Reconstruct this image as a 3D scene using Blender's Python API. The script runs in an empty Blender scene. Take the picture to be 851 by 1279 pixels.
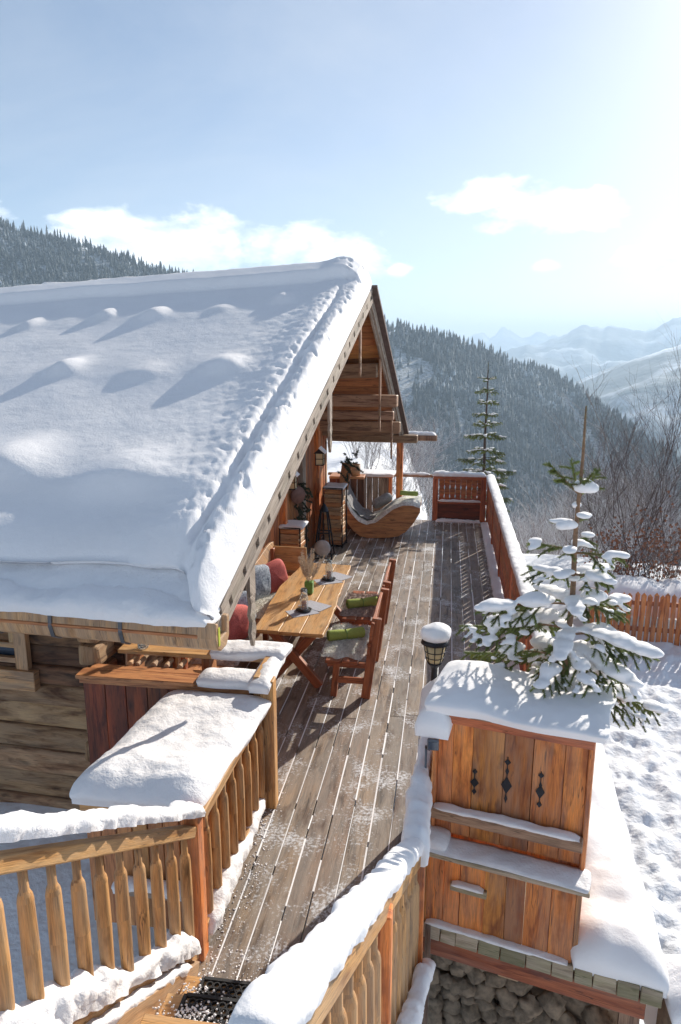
import bpy, math, random
import numpy as np
from mathutils import Vector, Matrix, noise
R=math.radians
rnd=random.Random(7)
sc=bpy.context.scene
col=sc.collection
def N(x,y,z,s=1.0,off=0): return noise.noise(Vector((x*s+off,y*s+off*.7,z*s-off)))
def FB(x,y,z,s=1.0,o=3,off=0):
    v=0;a=1
    for i in range(o): v+=a*N(x,y,z,s,off+i*7.3); s*=2.1; a*=.5
    return v
def sm(a,b,x):
    t=min(1,max(0,(x-a)/(b-a))); return t*t*(3-2*t)
# ------------------------------------------------------------------ camera
F=900.;yaw=math.atan(136.5/math.hypot(F,202.5)); pitch=math.atan(202.5/F)
cd=bpy.data.cameras.new('camera'); cam=bpy.data.objects.new('camera',cd); col.objects.link(cam)
cd.sensor_fit='VERTICAL'; cd.sensor_height=36; cd.sensor_width=36; cd.lens=36*F/1279; cd.clip_end=40000; cd.clip_start=.05
cam.location=(0,0,3.8); cam.rotation_euler=(R(90)-pitch,0,yaw)
sc.camera=cam
# ------------------------------------------------------------------ materials
def newmat(n):
    m=bpy.data.materials.new(n); m.use_nodes=True; nt=m.node_tree
    b=nt.nodes['Principled BSDF']; return m,nt,b
def nd(nt,t,**k):
    n=nt.nodes.new(t)
    for a,v in k.items(): setattr(n,a,v)
    return n
def ramp(nt,fac,stops):
    r=nd(nt,'ShaderNodeValToRGB'); e=r.color_ramp.elements
    while len(e)<len(stops): e.new(.5)
    for q,(p,c) in zip(e,stops):
        q.position=p; q.color=(c[0],c[1],c[2],1) if hasattr(c,'__len__') else (c,c,c,1)
    nt.links.new(fac,r.inputs[0]); return r.outputs[0]
def mix(nt,f,a,b,mode='MIX'):
    m=nd(nt,'ShaderNodeMix',data_type='RGBA',blend_type=mode)
    for i,v in ((0,f),(6,a),(7,b)):
        if hasattr(v,'links'): nt.links.new(v,m.inputs[i])
        elif hasattr(v,'__len__'): m.inputs[i].default_value=(*v,1)
        else: m.inputs[i].default_value=v
    return m.outputs[2]
def math_(nt,op,a,b=0.5):
    m=nd(nt,'ShaderNodeMath',operation=op)
    for i,v in ((0,a),(1,b)):
        if hasattr(v,'links'): nt.links.new(v,m.inputs[i])
        else: m.inputs[i].default_value=v
    return m.outputs[0]
def mapping(nt,src,scale):
    m=nd(nt,'ShaderNodeMapping'); m.inputs['Scale'].default_value=scale; nt.links.new(src,m.inputs[0]); return m.outputs[0]
def noi(nt,vec,s,d=3,r=.55,dist=0):
    n=nd(nt,'ShaderNodeTexNoise'); n.inputs['Scale'].default_value=s; n.inputs['Detail'].default_value=d; n.inputs['Roughness'].default_value=r; n.inputs['Distortion'].default_value=dist
    nt.links.new(vec,n.inputs['Vector']); return n.outputs[0]
def bump(nt,b,h,st,dist,chain=None):
    n=nd(nt,'ShaderNodeBump'); n.inputs['Strength'].default_value=st; n.inputs['Distance'].default_value=dist; nt.links.new(h,n.inputs['Height'])
    if chain: nt.links.new(chain,n.inputs['Normal'])
    nt.links.new(n.outputs[0],b.inputs['Normal']); return n.outputs[0]
def wood(name,light,dark,grey=None,gamt=.0,rough=.6,knot=1.,var=.35,frost=0.,stain=None,wave=9.):
    m,nt,b=newmat(name); tc=nd(nt,'ShaderNodeTexCoord'); uv=tc.outputs['UV']; L=nt.links.new
    g1=noi(nt,mapping(nt,uv,(1.1,wave,1)),1.6,4,.6,.9)
    g2=noi(nt,mapping(nt,uv,(5,130,1)),1.5,3,.6)
    c=ramp(nt,g1,[(.34,[d*.8 for d in dark]),(.46,[a*.5+d*.5 for a,d in zip(light,dark)]),(.62,light)])
    c=mix(nt,.5,c,ramp(nt,g2,[(.32,.3),(.56,1.0)]),'MULTIPLY')
    cn=noi(nt,mapping(nt,uv,(.9,16,1)),1.3,3,.5); cr=ramp(nt,math_(nt,'ABSOLUTE',math_(nt,'SUBTRACT',cn,.5)),[(.004,1.),(.012,0.)]); cm=ramp(nt,noi(nt,mapping(nt,uv,(1.5,3,1)),1.1,2),[(.45,0.),(.6,1.)])
    crk=math_(nt,'MULTIPLY',cr,cm); c=mix(nt,math_(nt,'MULTIPLY',crk,.8),c,[d*.2 for d in dark])
    geo=nd(nt,'ShaderNodeNewGeometry')
    hv=nd(nt,'ShaderNodeHueSaturation'); L(c,hv.inputs['Color'])
    rr=geo.outputs['Random Per Island']
    L(math_(nt,'MULTIPLY_ADD',rr,var*1.6),hv.inputs['Value']); hv.inputs['Value'].links[0].from_node.inputs[2].default_value=1-var*.8
    r2=math_(nt,'FRACT',math_(nt,'MULTIPLY',rr,17.3)); h2=math_(nt,'MULTIPLY_ADD',r2,.015); h2.node.inputs[2].default_value=.49; L(h2,hv.inputs['Hue'])
    c=hv.outputs[0]
    if knot:
        v=nd(nt,'ShaderNodeTexVoronoi'); v.inputs['Scale'].default_value=1; v.inputs['Randomness'].default_value=1
        wv=nd(nt,'ShaderNodeVectorMath',operation='ADD'); L(mapping(nt,uv,(2.6,6.5,1)),wv.inputs[0]); L(math_(nt,'MULTIPLY',noi(nt,mapping(nt,uv,(9,20,1)),1,2),.35),wv.inputs[1]); L(wv.outputs[0],v.inputs['Vector'])
        k=ramp(nt,v.outputs['Distance'],[(.07,1.),(.20,0.)])
        c=mix(nt,math_(nt,'MULTIPLY',k,.75*knot),c,[d*.35 for d in dark])
    if grey:
        gn=noi(nt,mapping(nt,uv,(.9,5,1)),1.7,4,.6); gf=ramp(nt,gn,[(.5-gamt*.35,0.),(.62-gamt*.25,1.)])
        c=mix(nt,math_(nt,'MULTIPLY',gf,min(1,gamt*1.3)),c,grey)
    if stain:
        sn=noi(nt,mapping(nt,uv,(1.2,3,1)),1.9,4,.6); c=mix(nt,ramp(nt,sn,[(.55,0.),(.7,.85)]),c,stain)
    if frost:
        on=noi(nt,tc.outputs['Object'],38,4,.7); o2=noi(nt,tc.outputs['Object'],2.3,4,.6)
        f=math_(nt,'ADD',math_(nt,'MULTIPLY',on,.55),math_(nt,'MULTIPLY',o2,.6)); f=ramp(nt,f,[(.66-frost*.2,0.),(.74-frost*.12,1.)])
        c=mix(nt,math_(nt,'MULTIPLY',f,.8),c,(.72,.74,.78))
    L(c,b.inputs['Base Color']); b.inputs['Roughness'].default_value=rough
    hh=math_(nt,'ADD',g2,g1); bump(nt,b,hh,.5,.004)
    return m
def snowmat(name,fine=.35,clump=.4,dist=.02,dirt=0.,alb=(.90,.885,.89)):
    m,nt,b=newmat(name); tc=nd(nt,'ShaderNodeTexCoord'); o=tc.outputs['Object']
    n1=noi(nt,o,55,3,.65); n2=noi(nt,o,9,4,.55)
    b1=bump(nt,b,n2,clump,dist); bump(nt,b,n1,fine,.008,b1)
    c=ramp(nt,noi(nt,o,1.6,4,.6),[(.3,[a*.95 for a in alb]),(.7,alb)])
    if dirt:
        d=ramp(nt,noi(nt,o,7,5,.7),[(.60,0.),(.70,dirt)]); c=mix(nt,d,c,(.2,.17,.13))
    nt.links.new(c,b.inputs['Base Color']); b.inputs['Roughness'].default_value=.7
    b.inputs['Subsurface Weight'].default_value=.0
    b.inputs['Specular IOR Level'].default_value=.25
    return m
def plain(name,c,rough=.6,metal=0,var=.15,scale=20,bmp=0.,c2=None):
    m,nt,b=newmat(name); tc=nd(nt,'ShaderNodeTexCoord'); n=noi(nt,tc.outputs['Object'],scale,4,.6)
    cc=ramp(nt,n,[(.3,[v*(1-var) for v in c]),(.7,c2 or [min(1,v*(1+var)) for v in c])]); nt.links.new(cc,b.inputs['Base Color'])
    b.inputs['Roughness'].default_value=rough; b.inputs['Metallic'].default_value=metal
    if bmp: bump(nt,b,n,bmp,.01)
    return m
M={}
M['larch']=wood('larch',(.76,.28,.055),(.36,.095,.018),grey=(.36,.27,.20),gamt=.22,var=.5,stain=(.28,.075,.02))
M['larch_red']=wood('larch_red',(.52,.17,.055),(.27,.07,.022),grey=(.25,.2,.17),gamt=.15,var=.35)
M['rail']=wood('rail',(.70,.41,.14),(.45,.22,.065),grey=(.46,.36,.25),gamt=.22,var=.2)
M['balust']=wood('balust',(.64,.36,.12),(.36,.18,.05),grey=(.40,.31,.21),gamt=.25,var=.25)
M['table']=wood('table',(.66,.40,.15),(.46,.24,.075),grey=(.5,.4,.28),gamt=.2,var=.2,rough=.42,knot=.8)
M['redleg']=wood('redleg',(.44,.16,.055),(.24,.075,.025),var=.15,rough=.45)
M['oldgrey']=wood('oldgrey',(.40,.33,.26),(.2,.155,.115),var=.2,knot=.6,rough=.75)
M['logs']=wood('logs',(.54,.33,.165),(.17,.075,.03),grey=(.46,.33,.21),gamt=.25,var=.35,stain=(.11,.045,.02),rough=.8,wave=6)
M['planks']=wood('planks',(.56,.20,.055),(.26,.075,.02),grey=(.24,.17,.12),gamt=.2,var=.5)
M['sheath']=wood('sheath',(.56,.26,.09),(.34,.13,.045),var=.3)
M['beam']=wood('beam',(.38,.24,.14),(.2,.11,.06),var=.3,knot=.5)
M['darkred']=wood('darkred',(.32,.085,.025),(.09,.02,.010),grey=(.06,.028,.018),gamt=.35,var=.45,rough=.5)
M['counter']=wood('counter',(.60,.30,.11),(.36,.15,.055),var=.25,rough=.5)
M['gutterw']=wood('gutterw',(.68,.42,.19),(.45,.25,.10),grey=(.3,.25,.2),gamt=.3,var=.1)
M['deck']=wood('deckwood',(.30,.215,.145),(.09,.055,.034),grey=(.28,.25,.22),gamt=.36,var=.5,frost=.24,stain=(.07,.03,.014),rough=.55,knot=.5)
M['shingle']=wood('shingle',(.46,.37,.26),(.26,.19,.12),grey=(.20,.21,.06),gamt=.26,var=.45)
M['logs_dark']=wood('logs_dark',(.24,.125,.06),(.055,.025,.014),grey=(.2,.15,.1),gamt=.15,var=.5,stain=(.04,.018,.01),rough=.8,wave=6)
M['snow']=snowmat('snow_smooth',.25,.25,.02)
M['snowr']=snowmat('snow_grainy',.5,.6,.03)
M['snowroof']=snowmat('snow_roof',.4,.3,.02)
M['snowg']=snowmat('snow_trodden',.5,.9,.08)
M['iron']=plain('iron',(.03,.03,.035),.45,.7)
M['grey_iron']=plain('grey_iron',(.16,.17,.19),.5,.5)
M['rubber']=plain('rubber',(.02,.02,.022),.7)
M['strap']=plain('strap',(.12,.12,.13),.5,.6)
M['stone']=plain('stone',(.25,.18,.12),.85,0,.5,14,.9)
M['red']=plain('red_fabric',(.55,.12,.10),.9,0,.2,60,.2)
M['bluegrey']=plain('bluegrey_fabric',(.25,.30,.38),.9,0,.5,38,.3,(.55,.6,.66))
M['greycloth']=plain('grey_cloth',(.27,.26,.26),.9,0,.2,30,.3)
M['green']=plain('green_felt',(.36,.44,.10),.95,0,.12,60,.3)
M['vasegreen']=plain('vase_green',(.12,.26,.05),.4)
M['fur']=plain('fur',(.80,.75,.68),.95,0,.35,30,1.)
M['furd']=plain('fur_dark',(.46,.36,.31),.95,0,.4,30,1.)
M['napkin']=plain('napkin',(.42,.42,.46),.9,0,.2,80,.2)
M['pampas']=plain('pampas',(.68,.56,.42),.95,0,.2,40)
M['bark']=plain('bark',(.22,.13,.075),.85,0,.35,60,.5)
M['barkd']=plain('bark_dark',(.075,.052,.042),.85,0,.3,30,.3)
M['needle']=plain('needles',(.10,.15,.03),.6,0,.5,6,0,(.24,.29,.06))
M['needled']=plain('needles_dark',(.035,.05,.022),.65,0,.4,3,0)
M['yellow']=plain('moss_yellow',(.45,.48,.05),.8)
M['slate']=plain('far_roof',(.12,.08,.07),.8,0,.3,8)
M['disc']=plain('disc',(.45,.43,.42),.6,0,.2,12)
M['plaque']=plain('plaque',(.17,.08,.06),.6,0,.25,12)
M['white']=plain('white_paint',(.7,.68,.62),.5)
def glassm(n,c,r=.05,tr=1.,):
    m,nt,b=newmat(n); b.inputs['Base Color'].default_value=(*c,1); b.inputs['Roughness'].default_value=r
    b.inputs['Transmission Weight'].default_value=tr; b.inputs['IOR'].default_value=1.3; return m
M['glass']=glassm('lamp_glass',(.95,.80,.50),.5,.55)
M['clear']=glassm('clear_glass',(.93,.97,.97),.06,.85)
m,nt,b=newmat('window_glass'); b.inputs['Base Color'].default_value=(.03,.045,.07,1); b.inputs['Roughness'].default_value=.06; M['pane']=m; b.inputs['Specular IOR Level'].default_value=.9
# frosted bush
def frosted(name,dark,thr=.15,white=(.75,.77,.8)):
    m,nt,b=newmat(name); geo=nd(nt,'ShaderNodeNewGeometry'); s=nd(nt,'ShaderNodeSeparateXYZ'); nt.links.new(geo.outputs['Normal'],s.inputs[0])
    tc=nd(nt,'ShaderNodeTexCoord'); n=noi(nt,tc.outputs['Object'],3.,4,.7)
    f=math_(nt,'ADD',s.outputs[2],math_(nt,'MULTIPLY_ADD',n,1.6)); f.node.inputs[1]
    k=math_(nt,'MULTIPLY_ADD',n,1.6); k.node.inputs[2].default_value=-.8
    f=math_(nt,'ADD',s.outputs[2],k); f=ramp(nt,f,[(thr+.2,0.),(min(1,thr+.45),1.)])
    v=mix(nt,ramp(nt,noi(nt,tc.outputs['Object'],11,2),[(.4,0.),(.6,1.)]),dark,[d*2. for d in dark])
    nt.links.new(mix(nt,f,v,white),b.inputs['Base Color']); b.inputs['Roughness'].default_value=.85; return m
M['twig']=frosted('twig',(.065,.045,.04),.30)
M['twigf']=frosted('twig_frosted',(.10,.075,.07),-.12)
# ------------------------------------------------------------------ mesh builder
class MB:
    def __init__(s): s.v=[];s.f=[];s.uv=[];s.mi=[];s.sm=[]
    def quadface(s,idx,uvs,mi=0,smooth=False): s.f.append(tuple(idx)); s.uv.append(uvs); s.mi.append(mi); s.sm.append(smooth)
    def box(s,c,size,rot=None,mi=0,taper=1.0,jit=0.):
        # size along x,y,z ; longest axis gets u
        rot=rot or Matrix.Identity(3); c=Vector(c); hx,hy,hz=[a/2 for a in size]
        P=[]
        for z in (-1,1):
            for y in (-1,1):
                for x in (-1,1):
                    k=taper if z>0 else 1
                    p=Vector((x*hx*k,y*hy*k,z*hz))
                    if jit: p+=Vector([rnd.uniform(-jit,jit) for _ in range(3)])
                    P.append(c+rot@p)
        b=len(s.v); s.v+=P; o=(rnd.uniform(0,50),rnd.uniform(0,50))
        la=max(range(3),key=lambda i:size[i])
        F_=[((0,2,3,1),2),((4,5,7,6),2),((0,1,5,4),1),((2,6,7,3),1),((0,4,6,2),0),((1,3,7,5),0)]
        co=[(x*hx,y*hy,z*hz) for z in(-1,1) for y in(-1,1) for x in(-1,1)]
        for q,ax in F_:
            axs=[i for i in range(3) if i!=ax]
            if la in axs: ua=la; va=[i for i in axs if i!=la][0]; off=ax*.37
            else: ua,va=axs; off=.9
            s.quadface([b+i for i in q],[(co[i][ua]+o[0],co[i][va]+o[1]+off) for i in q],mi)
        return s
    def beam(s,p0,p1,w,h,up=(0,0,1),mi=0,taper=1.0,jit=0.):
        p0=Vector(p0);p1=Vector(p1); d=(p1-p0); L=d.length; z=d.normalized(); upv=Vector(up)
        x=upv.cross(z)
        if x.length<1e-4: x=Vector((1,0,0)).cross(z)
        x.normalize(); y=z.cross(x)
        return s.box((p0+p1)/2,(w,h,L),Matrix((x,y,z)).transposed(),mi,taper,jit)
    def tube(s,path,rad,n=8,mi=0,cap=True,smooth=True,flat=1.):
        P=[Vector(p) for p in path]; b=len(s.v); o=(rnd.uniform(0,50),rnd.uniform(0,50)); L=0
        if not hasattr(rad,'__len__'): rad=[rad]*len(P)
        d=(P[1]-P[0]).normalized(); x=d.orthogonal().normalized(); Ls=[]
        for i,p in enumerate(P):
            if 0<i<len(P)-1: t=(P[i+1]-P[i-1])
            elif i: t=P[i]-P[i-1]
            else: t=P[1]-P[0]
            if t.length<1e-9: t=d
            t.normalize(); x=(x-t*x.dot(t)); 
            if x.length<1e-6: x=t.orthogonal()
            x.normalize(); y=t.cross(x)
            if i: L+=(P[i]-P[i-1]).length
            Ls.append(L)
            for k in range(n):
                a=2*math.pi*k/n; s.v.append(p+(x*math.cos(a)+y*math.sin(a)*flat)*rad[i])
        for i in range(len(P)-1):
            for k in range(n):
                k2=(k+1)%n; r=rad[i]
                s.quadface([b+i*n+k,b+i*n+k2,b+(i+1)*n+k2,b+(i+1)*n+k],[(Ls[i]+o[0],k*r*6.28/n+o[1]),(Ls[i]+o[0],(k+1)*r*6.28/n+o[1]),(Ls[i+1]+o[0],(k+1)*r*6.28/n+o[1]),(Ls[i+1]+o[0],k*r*6.28/n+o[1])],mi,smooth)
        if cap:
            for i,rev in ((0,True),(len(P)-1,False)):
                q=[b+i*n+k for k in range(n)]; 
                if rev: q=q[::-1]
                s.quadface(q,[((s.v[j]-P[i]).dot(x)+o[0],(s.v[j]-P[i]).y+o[1]) for j in q],mi)
        return s
    def prism(s,pts,ext,mi=0,smooth=False):
        # pts: list of 3D points (planar polygon), ext vector
        n=len(pts); b=len(s.v); pts=[Vector(p) for p in pts]; e=Vector(ext); s.v+=pts+[p+e for p in pts]; o=rnd.uniform(0,50)
        uvf=lambda p:(p.x+p.y*.3+o,p.z+p.y*.7+o)
        s.quadface([b+i for i in range(n)][::-1],[uvf(s.v[b+i]) for i in range(n)][::-1],mi)
        s.quadface([b+n+i for i in range(n)],[uvf(s.v[b+n+i]) for i in range(n)],mi)
        for i in range(n):
            j=(i+1)%n; q=[b+i,b+j,b+n+j,b+n+i]; L=(pts[j]-pts[i]).length; W=e.length
            s.quadface(q,[(o,o),(o+L,o),(o+L,o+W),(o,o+W)],mi,smooth)
        return s
    def grid(s,fn,nu,nv,mi=0,closeu=False,closev=False,smooth=True,uvs=1.):
        b=len(s.v)
        for j in range(nv+1):
            for i in range(nu+1): s.v.append(Vector(fn(i/nu,j/nv)))
        for j in range(nv):
            for i in range(nu):
                q=[b+j*(nu+1)+i,b+j*(nu+1)+i+1,b+(j+1)*(nu+1)+i+1,b+(j+1)*(nu+1)+i]
                s.quadface(q,[(i/nu*uvs,j/nv*uvs),((i+1)/nu*uvs,j/nv*uvs),((i+1)/nu*uvs,(j+1)/nv*uvs),(i/nu*uvs,(j+1)/nv*uvs)],mi,smooth)
        return s
    def ball(s,c,r,nu=12,nv=8,disp=0.,ds=2.,seed=0,mi=0):
        c=Vector(c); r=Vector(r) if hasattr(r,'__len__') else Vector((r,r,r))
        def fn(u,v):
            a=u*2*math.pi; t=v*math.pi; d=Vector((math.sin(t)*math.cos(a),math.sin(t)*math.sin(a),-math.cos(t)))
            k=1+disp*(N(d.x,d.y,d.z,ds,seed) if disp else 0); return c+Vector((d.x*r.x*k,d.y*r.y*k,d.z*r.z*k))
        return s.grid(fn,nu,nv,mi)
    def lathe(s,c,prof,n=16,mi=0,smooth=True):
        c=Vector(c)
        def fn(u,v):
            i=min(len(prof)-1,int(round(v*(len(prof)-1)))); r,z=prof[i]; a=u*2*math.pi
            return c+Vector((r*math.cos(a),r*math.sin(a),z))
        return s.grid(fn,n,len(prof)-1,mi,smooth=smooth)
    def build(s,name,mats,parent=None,bevel=0,weld=False,seg=1):
        me=bpy.data.meshes.new(name); me.from_pydata([tuple(v) for v in s.v],[],s.f)
        uvl=me.uv_layers.new(name='UVMap'); flat=[c for fu in s.uv for uv in fu for c in uv]; uvl.data.foreach_set('uv',flat)
        for mm in (mats if isinstance(mats,(list,tuple)) else [mats]): me.materials.append(M[mm] if isinstance(mm,str) else mm)
        me.polygons.foreach_set('material_index',s.mi); me.polygons.foreach_set('use_smooth',s.sm); me.update()
        o=bpy.data.objects.new(name,me); col.objects.link(o)
        if parent: o.parent=parent
        if weld: w=o.modifiers.new('w','WELD'); w.merge_threshold=.0005
        if bevel: bm=o.modifiers.new('b','BEVEL'); bm.width=bevel; bm.segments=seg; bm.limit_method='ANGLE'; bm.angle_limit=R(40)
        return o
def tag(o,label=None,cat=None,group=None,kind=None):
    if label: o['label']=label
    if cat: o['category']=cat
    if group: o['group']=group
    if kind: o['kind']=kind
    return o
def thing(name,label,cat,loc=(0,0,0),rz=0,group=None):
    o=bpy.data.objects.new(name,None); col.objects.link(o); o.location=loc; o.rotation_euler=(0,0,rz); o.empty_display_size=.1
    return tag(o,label,cat,group)
def children(o): return [c for c in bpy.data.objects if c.parent==o]
def copy_tree(o,parent=None):
    c=o.copy(); col.objects.link(c); c.parent=parent
    for ch in children(o): copy_tree(ch,c)
    return c
def stuff(o,label,cat='snow'): return tag(o,label,cat,None,'stuff')
# ------------------------------------------------------------------ snow helpers
def snow_strip(name,path,w,h,label,mat='snowr',rough=.012,nc=18,step=.03,seed=0,over=.02,lump=.25,taper=.12,side=None):
    """snow lying along a polyline; path points are on the surface it lies on"""
    P=[Vector(p) for p in path]; pts=[]
    for a,b in zip(P[:-1],P[1:]):
        n=max(1,int((b-a).length/step))
        pts+= [a.lerp(b,i/n) for i in range(n)]
    pts.append(P[-1])
    # smooth corners
    for _ in range(3): pts=[pts[0]]+[(pts[i-1]+pts[i]*2+pts[i+1])/4 for i in range(1,len(pts)-1)]+[pts[-1]]
    m=MB(); n=len(pts); Lc=[0]
    for i in range(1,n): Lc.append(Lc[-1]+(pts[i]-pts[i-1]).length)
    T=Lc[-1]
    def sec(i,j):
        p=pts[i]; t=(pts[min(n-1,i+1)]-pts[max(0,i-1)]); t.z=0; t.normalize(); x=Vector((t.y,-t.x,0)); 
        e=min(Lc[i],T-Lc[i])/taper; e=math.sqrt(max(0,1-(1-min(1,e))**2)) if taper else 1
        e=max(.02,e)
        lw=w(Lc[i]/T) if callable(w) else w; lh=h(Lc[i]/T) if callable(h) else h
        nz=1+lump*FB(p.x,p.y,p.z,2.2,3,seed); lh=lh*nz*e; lw=lw*(.65+.35*e)*(1+lump*.4*N(p.x,p.y,p.z,3.3,seed+9))
        a=math.pi*(j/nc); ca=math.cos(a); sa=math.sin(a)
        xx=-(abs(ca)**.75)*math.copysign(1,ca)*(lw/2+over*math.sin(a)**.5 if sa>0 else lw/2); zz=(sa**.8)*lh if sa>0 else 0
        if j in (0,nc): zz=-.012
        q=p+x*xx+Vector((0,0,zz)); d=FB(q.x,q.y,q.z,11,3,seed+3)*rough*1.5
        return q+(x*(-ca)+Vector((0,0,sa))).normalized()*d
    def fn(u,v): return sec(int(round(v*(n-1))),int(round(u*nc)))
    m.grid(fn,nc,n-1); 
    for i in (0,n-1):
        q=[sec(i,j) for j in range(nc+1)]; b=len(m.v); m.v+=q; m.quadface(list(range(b,b+nc+1)),[(0,0)]*(nc+1))
    b=len(m.v)
    o=m.build(name,mat); stuff(o,label); return o
def snow_slab(name,o0,U,V,h,label,edge=.1,mat='snowr',rough=.01,res=.03,seed=0,bul=.03,hf=None,wav=.03,parent=None,sag=0):
    """snow lying on a parallelogram o0 + U*a + V*b"""
    o0=Vector(o0);U=Vector(U);V=Vector(V); lu,lv=U.length,V.length; nu=max(8,int(lu/res)); nv=max(8,int(lv/res)); m=MB()
    cx=o0+U/2+V/2
    def fn(a,b):
        # push samples toward the edges so that the rounding is resolved
        a=.5-.5*math.cos(math.pi*a); b=.5-.5*math.cos(math.pi*b)
        d=min(a,1-a)*lu; d2=min(b,1-b)*lv
        e1=min(1,d/edge); e2=min(1,d2/edge); f=math.sqrt(max(0,1-(1-e1)**2))*math.sqrt(max(0,1-(1-e2)**2))
        p=o0+U*a+V*b; hh=(hf(a,b) if hf else h)*(1+.25*FB(p.x,p.y,p.z,2.0,3,seed))
        # bulge outward at mid height
        out=Vector((0,0,0))
        s=bul*math.sin(math.pi*min(1,f))+wav*N(p.x,p.y,p.z,3,seed+5)
        if e1<1: out+=U.normalized()*(1 if a>.5 else -1)*s*(1-e1)
        if e2<1: out+=V.normalized()*(1 if b>.5 else -1)*s*(1-e2)
        q=p+out+Vector((0,0,hh*f-(.03 if f<.02 else 0)))
        return q+Vector((0,0,1))*FB(q.x,q.y,q.z,12,3,seed)*rough*f
    m.grid(fn,nu,nv); o=m.build(name,mat); 
    if parent: o.parent=parent
    stuff(o,label); return o
# ------------------------------------------------------------------ terrain
def lerp_tab(tab,x):
    if x<=tab[0][0]: return tab[0][1]
    for (a,b),(c,d) in zip(tab[:-1],tab[1:]):
        if x<=c: return b+(d-b)*(x-a)/(c-a)
    return tab[-1][1]
# hill crest: azimuth (deg from +Y, clockwise) -> elevation (deg), distance
CREST=[(-80,11.),(-50,11.),(-33.2,8.5),(-27,7.2),(-21.8,5.6),(-14,4.0),(-5,1.75),(-2,1.0),(0,.5),(2,-.1),(4.7,-1.2),(6.5,-1.6),(8.2,-2.2),(10.7,-3.9),(13,-5.6),(16.4,-8.2),(20,-11),(26,-15),(60,-16)]
def crest(al): 
    el=lerp_tab(CREST,al)+.16*FB(al,0,0,.9,3)
    D=980+lerp_tab([(-40,0),(0,0),(8,150),(16,-250),(30,-450)],al)
    return D,3.8+D*math.tan(R(el))
def ground_z(x,y):
    r=math.hypot(x,y); al=math.degrees(math.atan2(x,y))
    # near yard
    k_=sm(-.6,1.2,x); z=(-1.55+.10*sm(8,14,y))*k_+(-1.15+.5*sm(3,6,y)*(1-sm(-3,-2.2,x)))*(1-k_)
    if x>0: z+= .05*sm(9.5,13,y)*sm(1.5,3.,x)
    z-=.25*sm(1.5,4,y)*sm(-2.2,-1.2,x)*(1-k_)
    if r>16 and y>0:
        s=lerp_tab([(-60,.05),(-14,.10),(-7,.13),(-3,.14),(0,.30),(3,.36),(10,.33),(40,.22)],al)
        d=max(0,r-17.5-17*(1-sm(-4,-.6,al))); dd=d if d<260 else 260+(d-260)*.35
        z-= s*dd*sm(0,6,d)
        z+=sm(20,60,r)*1.2*FB(x,y,0,.03,3)
    if y>0 or r>40:
        k=sm(180,420,r)
        D,zc=crest(al); Df=D*.55; zf=-165+.03*al
        if r<Df: zz=zf+ (Df-r)*.05
        elif r<D:
            t=(r-Df)/(D-Df); zz=zf+(zc-zf)*(t**.92) ; zz+= math.sin(t*math.pi)*16*FB(x,y,0,.0045,4)
        else: zz=zc-(r-D)*.33
        zz=max(zz,-260)
        if abs(al)>75: zz=zz*.0+z
        z=z*(1-k)+zz*k
    if r<16: z+=.05*FB(x,y,0,.7,3,4)
    return z
def trodden(x,y):
    if x>1.3 and 4<y<13: 
        d=0
        v=FB(x,y,0,3.6,3,2); d+=.075*v-.05*max(0,N(x,y,0,6,8))
        return d*sm(1.4,1.9,x)
    return .01*N(x,y,0,4)
az=[]; a=-180.
while a<180:
    az.append(a); a+= (.17 if 8<a<42 else .35) if -40<a<42 else 3.
az.append(180.)
rr=[2.0]
while rr[-1]<13500: 
    r0=rr[-1]; rr.append(r0*(1.007 if 5<r0<14 else 1.02))
m=MB(); na=len(az); nr=len(rr)
V=[];
for r0 in rr:
    for a in az:
        x=r0*math.sin(R(a)); y=r0*math.cos(R(a)); z=ground_z(x,y)+(trodden(x,y) if r0<16 else 0); V.append((x,y,z))
Fc=[]
for j in range(nr-1):
    for i in range(na-1):
        q=j*na+i; Fc.append((q,q+na,q+na+1,q+1))
V.append((0,0,-1.15)); c0=len(V)-1
for i in range(na-1): Fc.append((i,i+1,c0))
me=bpy.data.meshes.new('ground'); me.from_pydata(V,[],Fc); me.polygons.foreach_set('use_smooth',[True]*len(Fc)); me.update()
m_,nt,b=newmat('snow_ground'); tc=nd(nt,'ShaderNodeTexCoord'); ob=tc.outputs['Object']
n1=noi(nt,ob,9,4,.65); n2=noi(nt,ob,1.7,4,.6); bb=bump(nt,b,n2,.5,.15); bump(nt,b,n1,.5,.04,bb)
cs=ramp(nt,noi(nt,ob,.04,6,.6),[(.35,(.82,.84,.88)),(.7,(.86,.87,.9))])
# scrub and forest floor on the far slopes
geo=nd(nt,'ShaderNodeNewGeometry'); ln=nd(nt,'ShaderNodeVectorMath',operation='LENGTH'); nt.links.new(geo.outputs['Position'],ln.inputs[0])
far=ramp(nt,math_(nt,'MULTIPLY',ln.outputs['Value'],.001),[(.15,0.),(.35,1.)])
fo=noi(nt,ob,.02,5,.6); fo2=noi(nt,ob,.25,3,.6)
fc=mix(nt,ramp(nt,fo2,[(.4,0.),(.62,1.)]),(.05,.065,.06),(.42,.45,.48))
ff=math_(nt,'MULTIPLY',far,ramp(nt,fo,[(.2,1.),(.75,.75)]))
nt.links.new(mix(nt,ff,cs,fc),b.inputs['Base Color']); b.inputs['Roughness'].default_value=.8; b.inputs['Specular IOR Level'].default_value=.2
M['ground']=m_
me.materials.append(m_); go=bpy.data.objects.new('ground',me); col.objects.link(go); tag(go,kind='structure')
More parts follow.
